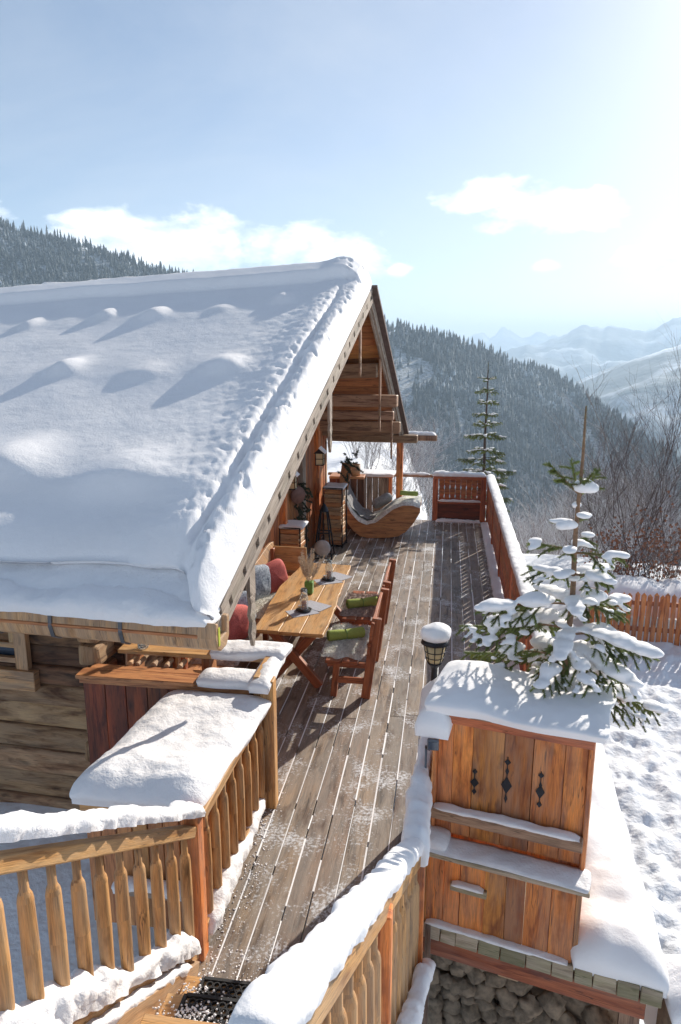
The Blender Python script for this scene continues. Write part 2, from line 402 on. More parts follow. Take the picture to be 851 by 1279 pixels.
# far ranges as real terrain strips
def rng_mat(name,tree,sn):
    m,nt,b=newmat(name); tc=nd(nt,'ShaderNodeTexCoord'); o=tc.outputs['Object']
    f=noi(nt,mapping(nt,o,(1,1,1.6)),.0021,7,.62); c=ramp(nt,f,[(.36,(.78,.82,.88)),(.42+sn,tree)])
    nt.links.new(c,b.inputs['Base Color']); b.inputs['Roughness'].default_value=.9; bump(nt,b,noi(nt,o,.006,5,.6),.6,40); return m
def mountain(name,tab,D,depth,mat,seed,rug,zf=-260):
    a0,a1=tab[0][0],tab[-1][0]; nu=260; nv=40; mb=MB()
    def fn(u,v):
        al=a0+(a1-a0)*u; el=lerp_tab(tab,al); rg=abs(FB(al,seed,0,.35,5,seed))*rug
        zc=3.8+D*math.tan(R(el+.5*rug*FB(al,seed,0,.6,5,seed)/60)); 
        if v<.75:
            t=v/.75; r=D-depth*(1-t); x=r*math.sin(R(al)); y=r*math.cos(R(al)); z=zf+(zc-zf)*t**1.15; z+=math.sin(t*math.pi)*rug*4*(FB(x,y,0,.0011,5,seed)) 
        else:
            t=(v-.75)/.25; r=D+depth*.4*t; x=r*math.sin(R(al)); y=r*math.cos(R(al)); z=zc-(zc-zf)*t
        return (x,y,z)
    mb.grid(fn,nu,nv); o=mb.build(name,mat); tag(o,kind='structure'); return o
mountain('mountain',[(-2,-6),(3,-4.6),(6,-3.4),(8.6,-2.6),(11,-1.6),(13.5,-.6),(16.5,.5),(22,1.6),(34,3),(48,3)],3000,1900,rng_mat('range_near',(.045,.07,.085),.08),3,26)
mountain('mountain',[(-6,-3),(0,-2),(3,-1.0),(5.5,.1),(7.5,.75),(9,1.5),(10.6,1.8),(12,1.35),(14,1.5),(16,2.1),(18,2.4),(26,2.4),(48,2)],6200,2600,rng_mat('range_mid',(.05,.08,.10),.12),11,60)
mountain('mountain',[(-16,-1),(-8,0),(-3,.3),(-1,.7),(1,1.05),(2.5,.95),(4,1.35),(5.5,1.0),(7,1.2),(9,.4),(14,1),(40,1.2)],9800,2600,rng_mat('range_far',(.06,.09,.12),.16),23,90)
# ------------------------------------------------------------------ forest on the hill (one mass of thousands of conifers)
def forest(name,pts,mat,label,seg=5):
    n=len(pts); P=np.array([(p[0],p[1],p[2]) for p in pts]); H=np.array([p[3] for p in pts]); W=np.array([p[4] for p in pts]); rg=np.random.RandomState(5)
    vs=[];fs=[];off=0
    tiers=((.0,.62,1.0),(.28,.82,.72),(.58,1.0,.45))
    for (z0,z1,w) in tiers:
        a=np.arange(seg)*2*math.pi/seg; ring=np.stack([np.cos(a),np.sin(a)],1)
        ro=rg.rand(n,1)*6.28
        ca=np.cos(a[None]+ro)*W[:,None]*w*(.75+.5*rg.rand(n,seg)); sa=np.sin(a[None]+ro)*W[:,None]*w*(.75+.5*rg.rand(n,seg))
        v=np.zeros((n,seg+1,3)); v[:,:seg,0]=P[:,0:1]+ca; v[:,:seg,1]=P[:,1:2]+sa; v[:,:seg,2]=(P[:,2]+H*(z0+.06))[:,None]-H[:,None]*.05*rg.rand(n,seg)
        v[:,seg,0]=P[:,0]; v[:,seg,1]=P[:,1]; v[:,seg,2]=P[:,2]+H*z1
        vs.append(v.reshape(-1,3)); base=off+np.arange(n)[:,None]*(seg+1)
        for k in range(seg):
            fs.append(np.stack([base[:,0]+k,base[:,0]+(k+1)%seg,base[:,0]+seg],1))
        off+=n*(seg+1)
    v=np.concatenate(vs); f=np.concatenate(fs).astype(np.int32)
    me=bpy.data.meshes.new(name); me.vertices.add(len(v)); me.vertices.foreach_set('co',v.astype(np.float32).ravel()); me.loops.add(len(f)*3); me.loops.foreach_set('vertex_index',f.ravel())
    me.polygons.add(len(f)); me.polygons.foreach_set('loop_start',np.arange(len(f),dtype=np.int32)*3); me.polygons.foreach_set('loop_total',np.full(len(f),3,dtype=np.int32)); me.update(calc_edges=True)
    me.materials.append(mat); o=bpy.data.objects.new(name,me); col.objects.link(o); stuff(o,label,'forest'); return o
m_,nt,b=newmat('forest'); geo=nd(nt,'ShaderNodeNewGeometry'); tc=nd(nt,'ShaderNodeTexCoord')
pn=noi(nt,tc.outputs['Object'],.011,5,.65); fn_=noi(nt,tc.outputs['Object'],.45,2)
s=math_(nt,'ADD',math_(nt,'MULTIPLY',pn,.9),math_(nt,'ADD',math_(nt,'MULTIPLY',geo.outputs['Random Per Island'],.28),math_(nt,'MULTIPLY',fn_,.32)))
nt.links.new(ramp(nt,s,[(.52,(.012,.024,.022)),(.76,(.04,.052,.052)),(.92,(.15,.18,.20)),(1.04,(.45,.5,.54))]),b.inputs['Base Color']); b.inputs['Roughness'].default_value=.9; M['forest']=m_
pts=[]; rg=random.Random(3)
while len(pts)<30000:
    al=rg.uniform(-38,30); D,zc=crest(al); r=rg.uniform(.5,1.035)
    if rg.random()>r: continue
    r*=D; x=r*math.sin(R(al)); y=r*math.cos(R(al)); g=N(x,y,0,.006,9)
    # clearings: a band of meadow down the nose of the hill
    cl=(al-(9.0+ (980-r)*.012))
    if abs(cl)<.5 and al>8.5: continue
    if g>.34 and rg.random()<.9: continue
    if N(x,y,3,.02,5)>.5 and rg.random()<.8: continue
    h=(.75 if al<-12 else 1.)*rg.uniform(8,21)*(1 if rg.random()<.7 else .5); wf_=rg.uniform(.12,.2) if rg.random()<.6 else rg.uniform(.24,.38); h*=1 if wf_<.22 else .7; pts.append((x,y,ground_z(x,y)-.5,h,h*wf_))
# nearer wooded slope below the terrace
while len(pts)<35500:
    al=rg.uniform(-1,30); r=rg.uniform(150,520)**1.0; x=r*math.sin(R(al)); y=r*math.cos(R(al))
    if N(x,y,0,.02,2)<-.35: continue
    h=rg.uniform(7,15); pts.append((x,y,ground_z(x,y)-.4,h,h*rg.uniform(.15,.24)))
forest('forest',pts,M['forest'],'dense snow dusted conifer forest covering the long hillside beyond the terrace',5)
# ------------------------------------------------------------------ haze
me=bpy.data.meshes.new('haze'); mb=MB(); mb.box((0,5000,10),(18000,13000,660)); hz=mb.build('haze','snow')
hz.data.materials.clear(); m_=bpy.data.materials.new('haze'); m_.use_nodes=True; nt=m_.node_tree; nt.nodes.clear(); ou=nd(nt,'ShaderNodeOutputMaterial'); pv=nd(nt,'ShaderNodeVolumePrincipled')
pv.inputs['Color'].default_value=(.64,.82,1,1); pv.inputs['Density'].default_value=2.6e-4; pv.inputs['Anisotropy'].default_value=.15; nt.links.new(pv.outputs[0],ou.inputs['Volume']); hz.data.materials.append(m_)
tag(hz,'pale winter haze filling the valley air','haze',None,'stuff')
# ------------------------------------------------------------------ world and sun
AZ,EL=28.,26.
w=bpy.data.worlds.new('World'); sc.world=w; w.use_nodes=True; nt=w.node_tree; bg=nt.nodes['Background']
sky=nd(nt,'ShaderNodeTexSky',sky_type='NISHITA'); sky.sun_disc=False; sky.sun_elevation=R(EL); sky.sun_rotation=R(AZ); sky.altitude=1200; sky.air_density=.85; sky.dust_density=1.35; sky.ozone_density=1.2
tc=nd(nt,'ShaderNodeTexCoord'); g=tc.outputs['Generated']
def dirv(al,el): return Vector((math.sin(R(al))*math.cos(R(el)),math.cos(R(al))*math.cos(R(el)),math.sin(R(el))))
# procedural clouds: noise inside soft ellipses of direction
cl=None
n=nd(nt,'ShaderNodeTexNoise'); n.inputs['Scale'].default_value=9; n.inputs['Detail'].default_value=9; n.inputs['Roughness'].default_value=.58; n.inputs['Distortion'].default_value=.15
nt.links.new(mapping(nt,g,(1,1,1.9)),n.inputs['Vector'])
for (al,el,wa,we,amp) in CLOUDS if 'CLOUDS' in globals() else [(-25,7.8,6,2.6,1.),(-17.5,7.6,6,2.6,1.),(-9.8,7.2,6,2.6,1.),(-3.9,5.9,1.3,.7,.8),(2.6,11.0,5.0,1.5,1.),(7.0,9.6,6,1.8,1.),(14.5,6.2,4,1.4,1.),(-1,8.3,2,.8,.55),(7,6.2,1.5,.8,.7),(22,8,7,3,1.),(-40,10,9,3,1.)]:
    c=dirv(al,el); rx=Vector((math.cos(R(al)),-math.sin(R(al)),0)); uz=Vector((0,0,1))
    def dotk(ax,k):
        q=nd(nt,'ShaderNodeVectorMath',operation='DOT_PRODUCT'); nt.links.new(g,q.inputs[0]); q.inputs[1].default_value=ax; r_=math_(nt,'SUBTRACT',q.outputs['Value'],c.dot(ax)); r_=math_(nt,'DIVIDE',r_,k); return math_(nt,'MULTIPLY',r_,r_)
    d2=math_(nt,'ADD',dotk(rx,math.sin(R(wa))),dotk(uz,math.sin(R(we))))
    e=math_(nt,'SUBTRACT',1.,math_(nt,'MULTIPLY',d2,.5)); 
    q=nd(nt,'ShaderNodeVectorMath',operation='DOT_PRODUCT'); nt.links.new(g,q.inputs[0]); q.inputs[1].default_value=c
    e=math_(nt,'MULTIPLY',math_(nt,'MAXIMUM',e,0.),amp); e=math_(nt,'MULTIPLY',e,math_(nt,'GREATER_THAN',q.outputs['Value'],.5))
    cl=e if cl is None else math_(nt,'MAXIMUM',cl,e)
dens=math_(nt,'ADD',math_(nt,'MULTIPLY',cl,.50),math_(nt,'MULTIPLY',n.outputs[0],.95))
dens=ramp(nt,dens,[(.79,0.),(.90,.65),(1.0,1.)])
wisp=ramp(nt,noi(nt,mapping(nt,g,(1,1,2.5)),1.6,6,.62,.4),[(.42,.05),(.8,.4)])
L=nt.links.new
skyc=mix(nt,1.,sky.outputs[0],(.965,.985,.985),'MULTIPLY')
c1=mix(nt,wisp,skyc,(7,7.2,7.4)); cc=ramp(nt,noi(nt,mapping(nt,g,(1,1,2.2)),14,5,.6),[(.38,(9.5,10.,10.8)),(.6,(16,15.8,15.6))]); c2=mix(nt,dens,c1,cc); L(c2,bg.inputs['Color']); bg.inputs['Strength'].default_value=.085
sd=bpy.data.lights.new('sun','SUN'); so=bpy.data.objects.new('sun',sd); col.objects.link(so); sd.energy=4.6; sd.angle=R(.6); sd.color=(1,.93,.82)
so.rotation_euler=dirv(AZ,EL).to_track_quat('Z','Y').to_euler()
vs=sc.view_settings; vs.view_transform='Standard'; vs.look='None'; vs.exposure=.66; vs.gamma=1; vs.use_curve_mapping=False
sc.cycles.use_denoising=True; sc.cycles.max_bounces=8; sc.cycles.volume_bounces=1; sc.cycles.transparent_max_bounces=8; sc.cycles.use_adaptive_sampling=True; sc.cycles.sample_clamp_indirect=6
# ================================================================== terrace deck
DX0,DX1=-1.47,.98
m=MB()
bw=.166
def board(x,y0,y1):
    # boards of random lengths butted end to end
    y=y0
    while y<y1:
        y2=min(y1,y+rnd.uniform(3.2,5.2)); 
        if y1-y2<.6: y2=y1
        m.box((x,(y+y2)/2,-.02),(bw-.011,y2-y-.004,.04),jit=.0012); y=y2
x=-4.0
i=0
while x<DX1+.02:
    xc=x+bw/2
    if xc<-1.55: y0=5.62 if xc>-2.95 else 6.4
    elif xc<-.1: y0=3.42
    else: y0=5.36
    if xc<-2.98: x+=bw; continue
    board(xc,y0,16.15 if xc>-2.9 else 15.); x+=bw
dk=m.build('deck','deck',None,bevel=.003); tag(dk,kind='structure')
# joists under the deck
m=MB()
for y in (3.5,5.3,7.2,9.1,11,12.9,14.8,16.1): m.box(((-1.47+.98)/2 if y>5.35 else -.78,y,-.125),(2.5 if y>5.35 else 1.38,.1,.16))
m.box((1.0,10.8,-.11),(.05,10.7,.2)); m.box((-.02,4.4,-.11),(.04,1.9,.2)); m.box((-1.5,4.5,-.11),(.05,2.1,.2)); m.box((-.2,16.2,-.11),(2.5,.05,.2))
for y in (5.4,8.5,11.5,14.5,16.1):
    for x in (-1.2,.85): m.box((x,y,-1.75),(.14,.14,3.1))
tag(m.build('deck_frame','oldgrey',None,bevel=.004),kind='structure')
# snow packed into the gaps between the boards, with broken stretches
m=MB(); x=-4.0; k=0
while x<DX1+.02:
    x+=bw
    if x<-2.95: continue
    y=3.44 if -1.5<x<-.1 else 5.65
    if x>-.1: y=5.4
    while y<16.1:
        L=rnd.uniform(.15,1.6); y2=min(16.1,y+L); ww=.004*rnd.uniform(.6,1.9)
        m.box((x,(y+y2)/2,-.006),(ww*2,y2-y,.016),jit=.0028); y=y2+rnd.uniform(.02,.16 if rnd.random()<.65 else .7)
gs=m.build('gap_snow','snow'); stuff(gs,'thin white lines of snow packed into the gaps between the deck boards')
# patches of slush crumbs on the deck
m=MB()
def crumbs(cx,cy,rx,ry,n,s0=.008,s1=.03):
    s0*=.3; s1*=.24
    for _ in range(int(n*1.1)):
        a=rnd.uniform(0,6.28); q=rnd.random()**.6; x=cx+rx*q*math.cos(a); y=cy+ry*q*math.sin(a); s=rnd.uniform(s0,s1)*(rnd.random()+.3)
        m.ball((x,y,s*.25),(s,s*rnd.uniform(.7,1.5),s*.6),6,4,.5,2,rnd.random()*50)
crumbs(-1.1,3.6,.4,.22,260,.01,.03); crumbs(-1.35,4.5,.12,1.1,420); crumbs(-.25,4.2,.18,.8,90,.006,.014); crumbs(.86,10.5,.12,5,700,.01,.05); crumbs(-.3,15.95,1.1,.18,240,.01,.05)
crumbs(-.9,7.2,.7,1.0,160,.006,.014); crumbs(-.8,6,.7,.8,160,.005,.012); crumbs(-.9,9.9,.3,2.5,120,.006,.012); crumbs(-1.42,5.0,.1,.4,120,.01,.04)
stuff(m.build('slush','snow'),'loose crumbs of frozen slush scattered over the deck boards')
snow_strip('deck_edge_snow',[(.88,6.2,0),(.89,9.5,0),(.9,13,0),(.9,16.0,0)],.17,.07,'low bank of snow along the foot of the long right hand railing',seed=3,lump=.5,step=.06)
snow_strip('deck_edge_snow',[(-.2,16.08,0),(.8,16.08,0)],.16,.06,'low bank of snow at the foot of the end railing',seed=5,lump=.5)
snow_strip('deck_edge_snow',[(-1.44,3.8,.1),(-1.44,4.5,.1),(-1.44,5.2,.1)],.11,.10,'clumpy snow lying on the bottom rail beside the stair head',seed=6,lump=.6)
# ================================================================== railings
TH=R(6.4)
def rail_run(root,p0,p1,h,up=(0,0,1),spacing=.15,kind='turned',top=(.085,.07),bot=.1,inset=0.,mat='balust',zb=.14,lean=None):
    p0=Vector(p0);p1=Vector(p1); 
    MB().beam(p0+Vector((0,0,h)),p1+Vector((0,0,h)),top[0],top[1]).build('top_rail','rail',root,bevel=.008,seg=2)
    MB().beam(p0+Vector((0,0,bot)),p1+Vector((0,0,bot)),.05,.10).build('bottom_rail','rail',root,bevel=.004)
    d=p1-p0; n=int(d.length/spacing)
    for i in range(n):
        c=p0+d*((i+.5)/n); z0=bot+.04; z1=h-top[1]/2+.005; m=MB()
        c0=c+Vector((0,0,z0)); c1=c+Vector((0,0,z1)); ln=Vector(lean)*(h) if lean else Vector((0,0,0))
        j=rnd.uniform(-.004,.004); zs=[0,.012,.04,.5,.80,.83,.845,.86,1.0]; rs=[.012,.024,.033,.037,.034,.03,.024,.02,.02]
        m.tube([c0.lerp(c1,t)+ln*(t-1)*-0+Vector((0,j*math.sin(t*3),0)) for t in zs],rs,10)
        m.build('baluster',mat,root)
# level railing by the stair head on the left
r1=thing('railing','short level timber railing between the stair newel and the taller grey corner post','railing',(-1.46,3.76,0))
rail_run(r1,(0,.05,0),(.03,1.50,0),.96,spacing=.165,bot=.12)
MB().box((-.015,-.03,.43),(.105,.105,1.26)).build('post','larch',r1,bevel=.006)
MB().box((.07,1.56,.46),(.11,.11,1.42)).build('post','rail',r1,bevel=.006)
# stair railing on the left
sdx,sdy,sdz=.112,1.,-.63
def along(p,s): return (p[0]-sdx*s,p[1]-sdy*s,p[2]-sdz*s)
r2=thing('railing','sloping timber stair railing at the lower left with thick round balusters','railing',(-1.47,3.68,0))
a=(0,0,-.02); rail_run(r2,a,along(a,2.3),.96,spacing=.185,bot=.10)
# stair railing on the right
def alongR(p,s): return (p[0]-.085*s,p[1]-s,p[2]+.585*s)
r3=thing('railing','snow capped stair railing in the near foreground running down to the cabinet','railing',(-.10,3.66,0))
a=(0,0,-.02); rail_run(r3,a,alongR(a,2.6),.97,spacing=.16,bot=.08,top=(.08,.10))
for s in (0.0,1.25): p=alongR(a,s); MB().box((p[0]+.01,p[1],p[2]+.42),(.09,.09,1.06)).build('post','larch',r3,bevel=.006)
r4=thing('railing','short snow buried railing between the stair foot and the lamp post corner','railing',(-.09,3.72,0))
rail_run(r4,(0,.05,0),(.03,1.6,0),.93,spacing=.16,bot=.10)
MB().box((.045,1.68,.47),(.1,.1,1.05)).build('post','larch',r4,bevel=.006)
# long right railing with flat fretwork boards
def fret(m,c,w,h,th,ax):
    # a flat baluster with waisted outline; ax = unit vector of the width
    ax=Vector(ax); th_=Vector((ax.y,-ax.x,0))*th; pr=[(0,.5),(.12,.5),(.2,.36),(.3,.5),(.5,.5),(.62,.36),(.72,.5),(1,.5)]
    L=[Vector(c)+ax*(-k*w)+Vector((0,0,t*h)) for t,k in pr]; Rr=[Vector(c)+ax*(k*w)+Vector((0,0,t*h)) for t,k in pr]
    for i in range(len(pr)-1):
        m.prism([L[i],Rr[i],Rr[i+1],L[i+1]],th_)
r5=thing('railing','long red brown railing with flat cut out boards along the valley side of the deck','railing',(.98,5.6,0))
MB().beam((0,0,1.0),(.0,10.6,1.0),.15,.07).build('top_rail','larch_red',r5,bevel=.006)
MB().beam((0,0,.86),(.0,10.6,.86),.05,.09).build('middle_rail','larch_red',r5,bevel=.004)
MB().beam((0,0,.16),(.0,10.6,.16),.05,.09).build('bottom_rail','larch_red',r5,bevel=.004)
for y in (.05,2.15,4.25,6.35,8.45,10.5): MB().box((0,y,.45),(.11,.11,1.03)).build('post','larch_red',r5,bevel=.005)
y=.3
while y<10.4:
    if min(abs(y-q) for q in (.05,2.15,4.25,6.35,8.45,10.5))>.1:
        m=MB(); fret(m,(-.035,y,.10),.165,.84,.022,(0,1,0)); m.build('baluster','larch_red',r5)
    y+=.205
snow_strip('rail_snow',[(.98,5.75,1.04),(.98,8,1.04),(.98,12,1.04),(.98,16.15,1.04)],.17,.075,'even band of snow on top of the long valley side railing',seed=11,lump=.15,step=.05,rough=.006)
r6=thing('railing','dark red end railing with cut out panel at the far end of the deck','railing',(-.25,16.22,0))
MB().beam((-.02,0,1.0),(1.2,0,1.0),.14,.07).build('top_rail','larch_red',r6,bevel=.005)
MB().beam((0,0,.42),(1.2,0,.42),.07,.07).build('middle_rail','larch_red',r6,bevel=.004)
for x in (.03,1.1): MB().box((x,-.01,.48),(.12,.12,.98)).build('post','larch_red',r6,bevel=.005)
for i in range(8):
    m=MB(); fret(m,(.17+i*.122,.02,.46),.118,.5,.02,(1,0,0)); m.build('panel_board','larch_red',r6)
MB().box((.56,.03,.2),(1.0,.025,.36)).build('lower_panel','darkred',r6)
snow_strip('rail_snow',[(-.3,16.22,1.04),(.9,16.22,1.04)],.17,.09,'snow on the top rail of the far end railing',seed=12,lump=.3)
snow_strip('rail_snow',[(-.15,16.17,.455),(.8,16.17,.455)],.06,.035,'thin snow on the middle rail of the end railing',seed=13,lump=.3)
r7=thing('railing','plain open handrail running behind the wooden lounger','railing',(-1.9,16.3,0))
MB().beam((-.8,0,1.0),(1.62,0,1.0),.10,.06).build('top_rail','beam',r7,bevel=.01)
for x in (-.5,.5): MB().box((x,0,.45),(.09,.09,1.05)).build('post','beam',r7)
snow_strip('rail_snow',[(-2.5,16.3,1.03),(-.35,16.3,1.03)],.09,.035,'thin snow on the open handrail behind the lounger',seed=14,lump=.3)
# snow on the near railings
snow_strip('rail_snow',[along((-1.45,3.74,1.02),s) for s in (-.05,.7,1.5,2.35)],.12,.075,'clumpy snow along the lower left stair railing',seed=21,lump=.35,rough=.016,step=.025)
snow_strip('rail_snow',[along((-1.47,3.62,.15),s) for s in (0,.7,1.5,2.35)],.10,.15,'lumpy snow heaped on the bottom rail of the left stair railing',seed=22,lump=.6,rough=.022,step=.025)
snow_strip('rail_snow',[alongR((-.105,3.66,1.0),s) for s in (0.06,.5,1.0,1.8,2.6)],.105,.075,'thick smooth band of snow on the nearest stair railing',seed=23,lump=.26,rough=.010,step=.025,mat='snow')
snow_strip('rail_snow',[(-.105,3.55,.97),(-.10,4.0,.99),(-.09,4.5,.99),(-.07,5.0,.98),(-.05,5.35,1.0)],lambda t:.15-.07*sm(.25,.5,t),lambda t:.14-.08*sm(.3,.55,t),'bulging pillow of snow on the rail between stair foot and lamp post',seed=24,lump=.5,rough=.011,step=.02,mat='snow')
snow_strip('rail_snow',[alongR((-.02,3.68,.12),s) for s in (-.1,.6,1.3,2.0)],.07,.10,'snow stuck along the outer foot of the right stair railing',seed=25,lump=.6,step=.03)
# ================================================================== stairs with rubber mats
st=thing('staircase','wooden stair dropping to the deck between two snow capped railings','staircase',(-.80,3.40,0))
for i in range(4):
    z=.0+.17*(i+1)-.03; y=-.13-.285*i
    MB().box((-.02,y,z),(1.22,.29,.045)).build('tread','rail',st,bevel=.004)
for sx in (-.64,.6):
    MB().beam((sx,.12,.0),(sx-.15,-1.35,.86),.05,.24).build('stringer','gutterw',st,bevel=.004)
snow_strip('stringer_snow',[(-1.45,3.5,.13),(-1.52,2.9,.49),(-1.59,2.2,.90)],.06,.05,'snow lying on the left stair stringer',seed=31,lump=.5)
def mat_mesh(w,d):
    m=MB(); n=int(w/.042); k=int(d/.036)
    for j in range(k+1):
        for i in range(n+1):
            cx=-w/2+(i+.5*(j%2))*.042; cy=-d/2+j*.036
            if cx>w/2: continue
            prof=[(.0155,0),(.0155,.018),(.0225,.018),(.0225,0)]
            m.lathe((cx,cy,0),prof,8,smooth=False)
    m.box((0,-d/2-.02,.009),(w+.05,.02,.018)); m.box((0,d/2+.02,.009),(w+.05,.02,.018)); m.box((-w/2-.03,0,.009),(.02,d+.04,.018)); m.box((w/2+.04,0,.009),(.02,d+.04,.018))
    return m
for (y,z,lab) in ((3.275,.165,'black honeycomb rubber mat on the lowest stair tread'),(3.0,.335,'black rubber mat with holes on the second stair tread, half buried in slush')):
    o=mat_mesh(.86,.2).build('stair_mat','rubber'); o.location=(-.86,y,z-.001); tag(o,lab,'mat')
m=MB()
for (cx,cy,z,n) in ((-1.25,3.0,.35,200),(-1.32,3.27,.18,120),(-.9,2.95,.35,90),(-.75,3.36,.17,40)):
    for _ in range(n):
        s=rnd.uniform(.002,.009); m.ball((cx+rnd.gauss(0,.1),cy+rnd.gauss(0,.045),z+s*.4),(s,s,s*.7),6,4,.4,2,rnd.random()*9)
stuff(m.build('slush','snow'),'frozen slush crumbs on the rubber mats of the stair')
# ================================================================== log cabin
HA=R(3.3)
house=thing('log_cabin','old alpine log cabin with a thick snow covered roof and carved gable boards','cabin',(-1.541,4.41,0),-HA)
def H(x,y,z=0): # house local -> world
    return Vector((-1.541+x*math.cos(HA)+y*math.sin(HA),4.41-x*math.sin(HA)+y*math.cos(HA),z))
SL=.411; RS=6.4; SF=.58; ZR=4.635; ZE=2.0; XL=-9.
def zr(s): return ZE+SL*s if s<=RS else ZR-SF*(s-RS)
# log wall on the eave side
m=MB(); z=-.75
while z<2.25:
    h=rnd.uniform(.19,.28); yo=rnd.uniform(-.02,.02)
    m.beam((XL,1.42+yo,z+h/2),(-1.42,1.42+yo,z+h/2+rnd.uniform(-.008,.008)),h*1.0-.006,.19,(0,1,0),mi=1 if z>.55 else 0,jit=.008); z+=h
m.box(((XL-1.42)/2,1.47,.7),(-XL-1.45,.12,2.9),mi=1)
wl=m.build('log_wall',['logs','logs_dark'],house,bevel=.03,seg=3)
m=MB(); z=-.60; i=0
while z<2.2:
    L=rnd.uniform(.12,.24)
    m.beam((-1.60,1.0+rnd.uniform(-.02,.02)*3+.05,z+.11),(-1.60,3.,z+.11),.2,.2,(1,0,0),jit=.012); z+=.235
m.build('log_end','logs',house,bevel=.03,seg=2)
# gable wall: vertical planks
m=MB(); y=1.62
while y<10.3:
    w_=rnd.uniform(.16,.24); zt=min(zr(y),zr(min(y+w_,10.6)))-.12
    if True: m.box((-1.60+rnd.uniform(0,.012),y+w_/2,(zt-.2)/2),(.05,w_-.008,zt+.2))
    y+=w_
m.build('gable_wall','planks',house,bevel=.003)
m=MB(); m.box((-4.,10.35,.9),(4.9,.1,2.2)); m.build('back_wall','logs',house)
# door frames and posts against the gable wall
for y,wd in ((2.6,.16),(5.35,.14),(7.0,.12),(8.2,.2),(9.4,.14)):
    zt=min(2.6,zr(y)-.15); MB().box((-1.52,y,zt/2),(.10,wd,zt)).build('wall_post','oldgrey' if y==8.2 else 'larch',house,bevel=.006)
MB().box((-1.53,6.2,2.05),(.09,1.7,.14)).build('door_lintel','larch',house,bevel=.005)
# window in the log wall
wn=MB(); wx0,wx1,wz0,wz1=-3.45,-2.42,.86,1.62
wf=MB(); yf=1.27
wf.box(((wx0+wx1)/2,yf,wz1+.06),(wx1-wx0+.16,.07,.12)); wf.box((wx1+.0,yf,(wz0+wz1)/2),(.13,.07,wz1-wz0)); wf.box((wx0,yf,(wz0+wz1)/2),(.13,.07,wz1-wz0))
wfo=wf.build('window','gutterw',house,bevel=.005)
MB().box(((wx0+wx1)/2,yf+.06,(wz0+wz1)/2),(wx1-wx0,.01,wz1-wz0)).build('pane','pane',wfo)
q=MB(); q.box(((wx0+wx1)/2,yf+.03,(wz0+wz1)/2+.1),(.04,.03,wz1-wz0-.25)); q.box(((wx0+wx1)/2,yf+.03,wz0+.22),(wx1-wx0-.1,.04,.05)); q.box(((wx0+wx1)/2,yf+.01,wz0+.08),(wx1-wx0-.1,.05,.05));q.box((wx1-.12,yf+.03,(wz0+wz1)/2+.1),(.05,.03,wz1-wz0-.25)); q.build('frame','gutterw',wfo)
MB().box(((wx0+wx1)/2+.03,yf-.02,wz0-.10),(wx1-wx0+.22,.09,.20)).build('sill','gutterw',wfo,bevel=.006)
# roof boards, purlins, rafters
m=MB()
def slope_boards(s0,s1,n):
    for i in range(n):
        a=s0+(s1-s0)*i/n; b_=s0+(s1-s0)*(i+1)/n; za,zb=zr(a)-.0,zr(b_)-.0; c=((XL-.1)/2,(a+b_)/2,(za+zb)/2-.02); ang=math.atan2(zb-za,b_-a)
        m.box(c,(-XL+.0,math.hypot(b_-a,zb-za)-.008,.035),Matrix.Rotation(ang,3,'X'))
slope_boards(-.12,RS,34); slope_boards(RS+.02,11.0,26)
rf=m.build('roof','sheath',house)
m=MB()
for (s,w_,h) in ((1.1,.2,.2),(3.9,.2,.22),(6.35,.22,.26),(8.0,.24,.24),(10.15,.22,.24)):
    m.box(((XL-.05)/2,s,zr(s)-.06-h/2-(.06 if s!=6.35 else .08)),(-XL-.2,w_,h))
m.build('purlin','beam',house,bevel=.015,seg=2)
m=MB(); m.box((-.62,8.0,2.95),(1.7,.22,.2)); m.box((-.75,8.9,2.62),(1.6,.16,.16));m.box((-.7,9.5,2.35),(1.6,.14,.2)); m.box((-.62,10.6,2.0),(1.9,.2,.16)); 
m.build('tie_beam','beam',house,bevel=.012)
MB().box((-.05,10.75,1.1),(.13,.13,1.8)).build('porch_post','larch',house,bevel=.006)
m=MB(); y=9.9
m.beam((-1.5,2.6,2.0),(-.15,2.6,2.6),.1,.12); m.build('brace','oldgrey',house)
# carved barge boards with slots
def barge(s0,s1,off,name,x=.0,wd=.15,step=.24,mat='oldgrey'):
    m=MB(); p=lambda s,dz:(x,s,zr(s)+dz)
    m.beam(p(s0,off),p(s1,off),.035,wd*.30,(1,0,0)) if False else None
    a=Vector(p(s0,off)); b_=Vector(p(s1,off)); d=(b_-a).normalized(); nn=Vector((0,-d.z,d.y)) if d.y>0 else Vector((0,d.z,-d.y)); L=(b_-a).length
    for k,wk in ((.34*wd,.32*wd),(-.34*wd,.32*wd)): m.beam(a+nn*k,b_+nn*k,.036,wk,tuple(nn)) 
    n=int(L/step)
    for i in range(n+1):
        c=a+d*min(L,(i*step)); m.beam(c-d*step*.40,c+d*step*.40,.034,wd*.40,tuple(nn),jit=.003)
    o=m.build(name,mat,house,bevel=.003); return o
barge(.13,RS,-.065,'barge_board',.025,.21,.34); barge(RS,11.0,-.05,'barge_board',0,.15,.16)
barge(1.2,RS-.2,-.17,'barge_trim',-.03,.08,.2) ; barge(RS+.1,10.8,-.15,'barge_trim',-.03,.08,.14)
m=MB(); a=Vector((.03,RS,zr(RS)+.06)); b_=Vector((.03,11.06,zr(11.06)+.06)); m.beam(a,b_,.16,.05,(0,.5,.86)); m.build('verge_plank','slate',house)
